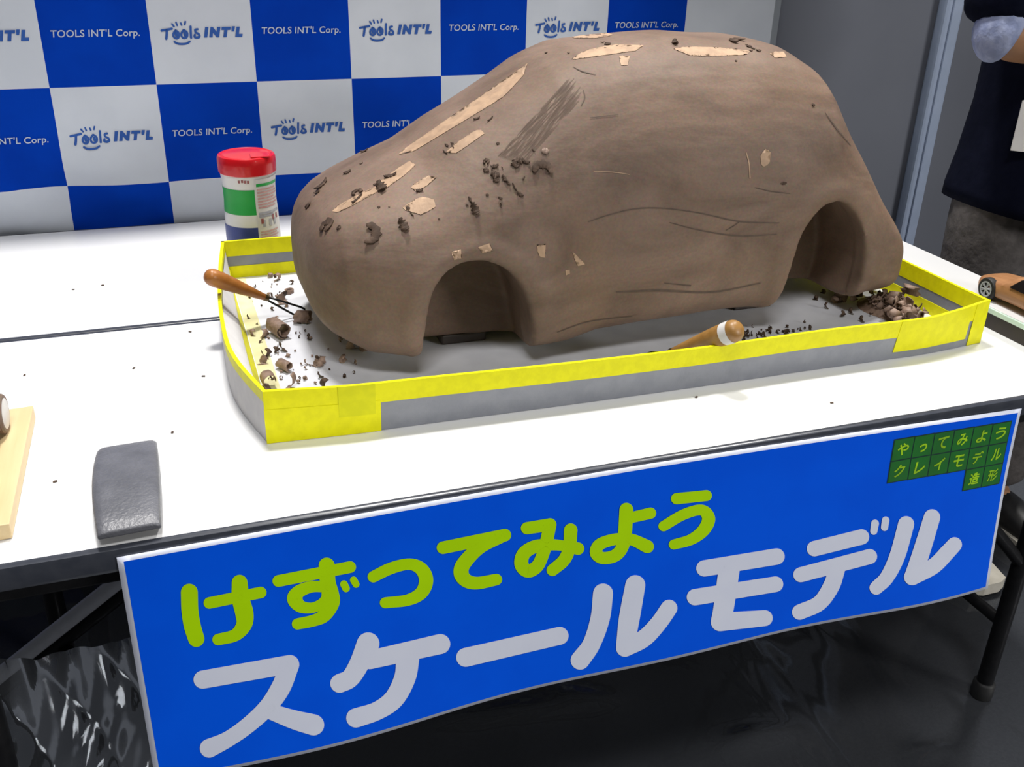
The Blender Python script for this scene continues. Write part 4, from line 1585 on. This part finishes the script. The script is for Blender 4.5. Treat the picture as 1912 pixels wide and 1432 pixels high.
# small shavings on the left tray floor
nleft = 0
while nleft < 88:
    u, v = rng.uniform(455, 700), rng.uniform(512, 722)
    if v > 712 and u > 640:
        continue
    if u > 590 and rng.random() < .6:
        continue
    p = B(u, v, z=FLZ + .0006)
    if p[0] < .1 or p[0] > .33 or p[1] < TY0 + .014 or p[1] > TY1 - .014:
        continue
    if u > 545 and v < 600:
        continue
    s = float(np.clip(rng.lognormal(-.35, .45), .3, 1.6))
    shaving(CHIPS[int(rng.integers(0, 7))], p, (0, 0, 1), rng.uniform(0, 6.28), s, 'small brown clay shaving scattered on the white tray floor before the nose', 'small shavings on the left tray floor', rng.uniform(-.3, .3))
    nleft += 1
# the heap at the right end
for i in range(125):
    a, r_ = rng.uniform(0, 6.28), abs(rng.normal(0, .5))
    x = 1.108 + .046 * r_ * math.cos(a) * 1.1
    y = .300 + .105 * r_ * math.sin(a)
    if not (1.0 < x < 1.165 and .178 < y < .62):
        continue
    zz = max(0, .028 * (1 - (r_ / 1.1) ** 1.2)) * rng.uniform(.5, 1)
    zz = min(zz, .736 - FLZ) if y > .36 else zz
    nv_ = Vector((rng.normal(0, .6), rng.normal(0, .6), 1)).normalized()
    s = float(np.clip(rng.lognormal(.25, .35), .6, 2.0))
    shaving(CHIPS[[1, 3, 4, 5, 6, 5, 4, 3][int(rng.integers(0, 8))]], (x, y, FLZ + .001 + zz), nv_, rng.uniform(0, 6.28), s, 'curled clay shaving in the heap at the right end of the tray', 'shavings heaped at the right end of the tray')
m = MB()
vs, fs = [], []
nr_, na_ = 7, 26
for i in range(nr_ + 1):
    for k in range(na_):
        a = 2 * PI * k / na_
        q = i / nr_
        h = .021 * (1 - q ** 1.6) * (1 + .35 * rng.normal() * (q < .95))
        vs.append((1.112 + .034 * q * math.cos(a) * (1 + .25 * math.sin(3 * a)), .305 + .075 * q * math.sin(a), FLZ + .0003 + max(0, h)))
for i in range(nr_):
    for k in range(na_):
        fs.append((i * na_ + k, i * na_ + (k + 1) % na_, (i + 1) * na_ + (k + 1) % na_, (i + 1) * na_ + k))
m.add(vs, fs)
tag(m.build('clay_crumbs', MT['curl']), 'fine clay crumbs under the shaving heap at the right tray end', 'clay crumbs', kind='stuff')
o = shaving(curl_mesh('clay_shaving', 0, .017, .42, .026, 'curl', .2, .15, 77), B(1694, 549, x=1.155), (-.55, -.65, .45), 1.4, 1., 'upright folded clay shaving against the right tray wall behind the heap', None)
for i in range(46):
    u = rng.uniform(1385, 1515)
    v = 628 - (u - 1385) * .12 + rng.normal(0, 5)
    p = B(u, v, z=FLZ + .001)
    if p[1] < TY0 + .012:
        continue
    shaving(CHIPS[int(rng.integers(0, 4))], p, (rng.normal(0, .4), rng.normal(0, .4), 1), rng.uniform(0, 6.28), float(rng.uniform(.5, 1.1)), 'small clay shaving in the low row behind the front rim of the tray', 'shavings behind the front rim of the tray')
for u, v in ((1545, 575), (1570, 590), (1590, 585), (1600, 560), (1585, 548), (1610, 600), (1553, 510 + 34), (1558, 560), (1535, 548), (1522, 560), (1660, 560), (1690, 575), (1566, 565)):
    p = B(u, v, z=FLZ + .001)
    shaving(CHIPS[0 if u < 1540 else 1], p, (0, 0, 1), rng.uniform(0, 6.28), 1.3, 'dark clay shaving on the lit tray floor under the rear bumper', 'shavings under the rear bumper')
# few crumbs on the table top
mm = MB()
for u, v in ((137, 541), (192, 533), (355, 620), (250, 688), (380, 703), (436, 724), (46, 701), (440, 738), (1300, 742), (1553, 753), (438, 723), (322, 808), (103, 900)):
    p = B(u, v, z=T)
    s = .0015
    mm.box((p[0] - s * 1.6, p[1] - s, T + .0004), (p[0] + s * 1.6, p[1] + s, T + .0014), .0004, 1, Euler((0, 0, rng.uniform(0, 3))))
tag(mm.build('clay_crumbs', MT['chip']), 'specks of clay scattered over the bare white table top', 'clay crumbs', kind='stuff')


# -------------------------------------------------------------------- person
def skin_obj(name, verts, edges, radii, mt, parent, sub=2, root=0):
    me = bpy.data.meshes.new(name)
    off_ = wloc(parent)
    me.from_pydata([tuple(Vector(v) - off_) for v in verts], edges, [])
    me.materials.append(MT[mt])
    o = bpy.data.objects.new(name, me)
    COL.objects.link(o)
    o.parent = parent
    mo = o.modifiers.new('skin', 'SKIN')
    mo.use_smooth_shade = True
    sv = me.skin_vertices[0].data
    for i, r_ in enumerate(radii):
        sv[i].radius = r_ if isinstance(r_, tuple) else (r_, r_)
        sv[i].use_root = (i == root)
    if sub:
        sb = o.modifiers.new('sub', 'SUBSURF')
        sb.levels = sb.render_levels = sub
    return o


PX, PY = 1.655, .56
per = thing('person', 'person in a navy top with rolled pale blue sleeves and grey trousers, arms folded', 'person', (PX, PY, 0))
V, E_, Rd = [], [], []


def jv(p, r_, parent_i=None):
    V.append((PX + p[0], PY + p[1], p[2]))
    Rd.append(r_)
    if parent_i is not None:
        E_.append((parent_i, len(V) - 1))
    return len(V) - 1


pel = jv((0, 0, .90), .125)
w1 = jv((0, 0, 1.03), .120, pel)
ch = jv((0, 0, 1.20), .135, w1)
sh_c = jv((0, .01, 1.34), .115, ch)
nk = jv((0, .005, 1.44), .058, sh_c)
nk2 = jv((0, -.005, 1.50), .056, nk)
hd = jv((0, -.02, 1.58), .088, nk2)
hd2 = jv((0, -.01, 1.66), .080, hd)
for sg in (-1, 1):
    hip = jv((sg * .095, 0, .84), .092, pel)
    th_ = jv((sg * .100, -.005, .66), .080, hip)
    kn = jv((sg * .100, -.015, .47), .058, th_)
    ca = jv((sg * .100, .01, .32), .054, kn)
    an = jv((sg * .100, .02, .09), .036, ca)
    toe = jv((sg * .105, -.06, .045), .036, an)
    jv((sg * .110, -.15, .030), .026, toe)
    so_ = jv((sg * .175, .01, 1.36), .060, sh_c)
    up = jv((sg * .215, -.01, 1.24), .052, so_)
    el = jv((sg * .246, -.045, 1.100), .044, up)
    fo = jv((sg * .12, -.120, 1.112 + (.0 if sg < 0 else .03)), .041, el)
    jv((sg * .015, -.185, 1.135 + (.0 if sg < 0 else .03)), .028, fo)
body_p = skin_obj('body', V, E_, Rd, 'skin', per, 2, 0)


def hand(base, d, up, sg):
    base, d, up = Vector(base), Vector(d).normalized(), Vector(up).normalized()
    sd = d.cross(up).normalized()
    vs, es, rs = [base], [], [.022]
    vs.append(base + d * .045)
    rs.append((.030, .016))
    es.append((0, 1))
    vs.append(base + d * .085)
    rs.append((.032, .014))
    es.append((1, 2))
    for k, ln in enumerate((.066, .076, .070, .055)):
        o_ = sd * ((k - 1.5) * .0185)
        p0 = base + d * .088 + o_
        i0 = len(vs)
        vs += [p0, p0 + d * ln * .45 - up * .004, p0 + d * ln * .78 - up * .014, p0 + d * ln - up * .028]
        rs += [.0092, .0088, .0082, .0072]
        es += [(2, i0), (i0, i0 + 1), (i0 + 1, i0 + 2), (i0 + 2, i0 + 3)]
    i0 = len(vs)
    p0 = base + d * .028 + up * .018 * 0 + sd * .030 * sg
    vs += [p0, p0 + d * .028 + sd * .016 * sg, p0 + d * .055 + sd * .020 * sg]
    rs += [.012, .0100, .0085]
    es += [(1, i0), (i0, i0 + 1), (i0 + 1, i0 + 2)]
    return vs, es, rs


for sg, b in ((-1, (PX - .015, PY - .186, 1.135)), (1, (PX + .015, PY - .186, 1.165))):
    v, e, r_ = hand(b, (-sg * 1, .18, .05), (0, -1, .2), sg)
    tag(skin_obj('hand', v, e, r_, 'skin', per, 1, 0), 'hand folded over the other arm')


def shell(name, rings, mt, parent, n=28, close=False):
    """rings: (cx, cy, z, rx, ry) stacked"""
    m = MB()
    vs = []
    for cx_, cy_, z, rx, ry in rings:
        for k in range(n):
            a = 2 * PI * k / n
            c, s = math.cos(a), math.sin(a)
            vs.append((cx_ + rx * math.copysign(abs(c) ** .8, c), cy_ + ry * math.copysign(abs(s) ** .8, s), z))
    fs = [(i * n + k, i * n + (k + 1) % n, (i + 1) * n + (k + 1) % n, (i + 1) * n + k) for i in range(len(rings) - 1) for k in range(n)]
    m.add(vs, fs)
    o = m.build(name, MT[mt], parent, smooth=True)
    s_ = o.modifiers.new('thickness', 'SOLIDIFY')
    s_.thickness = .004
    s_.offset = -1
    return o


tk = shell('navy_top', [(PX, PY, .775, .186, .150), (PX, PY, .80, .185, .150), (PX, PY, .88, .172, .145), (PX, PY, .98, .160, .140), (PX, PY, 1.08, .158, .142), (PX, PY, 1.20, .178, .148),
                        (PX, PY, 1.30, .205, .142), (PX, PY + .005, 1.38, .205, .115), (PX, PY + .005, 1.425, .140, .090), (PX, PY + .005, 1.455, .078, .072)], 'navy', per)
# hem hangs lower towards the person's left
me = tk.data
for v in me.vertices:
    if v.co.z < .83:
        v.co.z += -.085 * ((v.co.x + .22) / .44) + .028
for sg in (-1, 1):
    q = lambda x, y, z: (PX + sg * x, PY + y, z)
    z0_ = 0. if sg < 0 else .03
    skin_obj('navy_sleeve', [q(.17, .01, 1.375), q(.205, -.005, 1.27), q(.228, -.030, 1.17), q(.236, -.036, 1.120)], [(0, 1), (1, 2), (2, 3)], [.074, .076, .074, .070], 'navy', per, 2)
    skin_obj('rolled_sleeve', [q(.236, -.034, 1.165), q(.248, -.046, 1.108), q(.222, -.060, 1.101)], [(0, 1), (1, 2)], [.054, .056, .056], 'shirt', per, 2)
    skin_obj('trouser_leg', [q(.085, 0, .90), q(.100, 0, .76), q(.104, -.005, .62), q(.104, -.012, .47), q(.104, .005, .30), q(.104, .015, .10)], [(0, 1), (1, 2), (2, 3), (3, 4), (4, 5)], [.100, .096, .088, .080, .076, .070], 'trousers', per, 2)
    s_ = skin_obj('shoe', [q(.104, .06, .055), q(.105, -.03, .06), q(.108, -.11, .045), q(.112, -.185, .036)], [(0, 1), (1, 2), (2, 3)], [.040, (.048, .046), (.048, .036), (.040, .026)], 'shoe', per, 2)
    m = MB()
    prof_s = [(-.245 + .01, .02), (-.225, .042), (-.16, .056), (-.06, .048), (.05, .044), (.095, .034), (.108, .015)]
    ls = [(PX + sg * .109 + w_, PY + y_) for y_, w_ in prof_s] + [(PX + sg * .109 - w_, PY + y_) for y_, w_ in prof_s[::-1]]
    n = len(ls)
    m.add([(x, y, .012) for x, y in ls] + [(x, y, .038) for x, y in ls], [tuple(range(n))[::-1], tuple(range(n, 2 * n))] + [(i, (i + 1) % n, n + (i + 1) % n, n + i) for i in range(n)])
    m.build('shoe_sole', MT['sole'], s_)
m = MB()
m.box((PX - .151 - .0015, PY - .098 - .040, .915), (PX - .151 + .0015, PY - .098 + .040, 1.005), .001, 2, Euler((0, 0, .80)))
tag(m.build('name_card', MT['plastic'], per), 'white name card hanging on the navy top')
# face and hair (above the frame)
m = MB()
m.lathe([(r_ * .092, z) for r_, z in ((0, .125), (.45, .118), (.8, .095), (1.0, .055), (1.06, .0), (1.02, -.05))], (PX, PY + .004, 1.655), n=28, cap=False)
m.build('hair', MT['hair'], per, smooth=True)
m = MB()
m.lathe([(.004, .0), (.008, -.015), (.013, -.038), (.010, -.046), (0, -.05)], (PX, PY - .110, 1.635), (0, .12, 1), n=12)
m.build('nose', MT['skin'], per, smooth=True)
for sg in (-1, 1):
    m = MB()
    m.lathe([(.0, .010), (.006, .008), (.010, .002), (.010, -.002), (.006, -.008), (0, -.010)], (PX + sg * .033, PY - .098, 1.632), (0, 0, 1), n=12, cap=False)
    ey = m.build('eye', MT['eye'], per, smooth=True)
    m = MB()
    m.lathe([(.0, .0025), (.0045, .0015), (.005, 0)], (PX + sg * .033, PY - .1078, 1.632), (0, -1, 0), n=12, cap=False)
    m.build('iris', MT['hair'], ey, smooth=True)
    m = MB()
    m.lathe([(0, .006), (.014, .005), (.022, 0), (.014, -.005), (0, -.006)], (PX + sg * .090, PY - .01, 1.615), (sg, -.4, 0), n=14, cap=False)
    m.build('ear', MT['skin'], per, smooth=True)
m = MB()
m.tube([(PX - .024, PY - .100, 1.560), (PX - .010, PY - .108, 1.562), (PX + .010, PY - .108, 1.562), (PX + .024, PY - .100, 1.560)], [.002, .0055, .0055, .002], 8)
m.build('mouth', MT['lip'], per, smooth=True)

# -------------------------------------------------------------------- lights
def area(name, loc, target, sx, sy, power, color=(1, 1, 1)):
    ld = bpy.data.lights.new(name, 'AREA')
    ld.shape = 'RECTANGLE'
    ld.size, ld.size_y = sx, sy
    ld.energy = power
    ld.color = color
    o = bpy.data.objects.new(name, ld)
    COL.objects.link(o)
    o.location = loc
    o.rotation_euler = (Vector(target) - Vector(loc)).to_track_quat('-Z', 'Y').to_euler()
    return o


area('hall_and_fill_lamp', (.30, 1.55, 5.9), (.5, .3, .7), .7, .5, 300, (1., .975, .94))
area('hall_and_fill_lamp', (3.2, 1.50, 5.6), (.5, .4, .7), .7, .5, 190, (1., .975, .94))
area('hall_and_fill_lamp', (-.3, -2.0, 4.7), (.5, .2, .7), 1.4, .7, 85, (1., .985, .965))
area('hall_and_fill_lamp', (5.2, -5.6, 2.9), (.5, .1, .7), 2.0, 1.0, 250, (1., .985, .965))  # added unseen low lamp, set right so banner brightens and wheel arches stay dark
wd = bpy.data.worlds.new('hall')
scene.world = wd
wd.use_nodes = True
bg = wd.node_tree.nodes['Background']
bg.inputs['Color'].default_value = (.88, .93, 1., 1)
bg.inputs['Strength'].default_value = .05

vs_ = scene.view_settings
vs_.view_transform = 'Standard'
vs_.look = 'None'
vs_.gamma = 1
vs_.exposure = 0.
vs_.use_curve_mapping = False
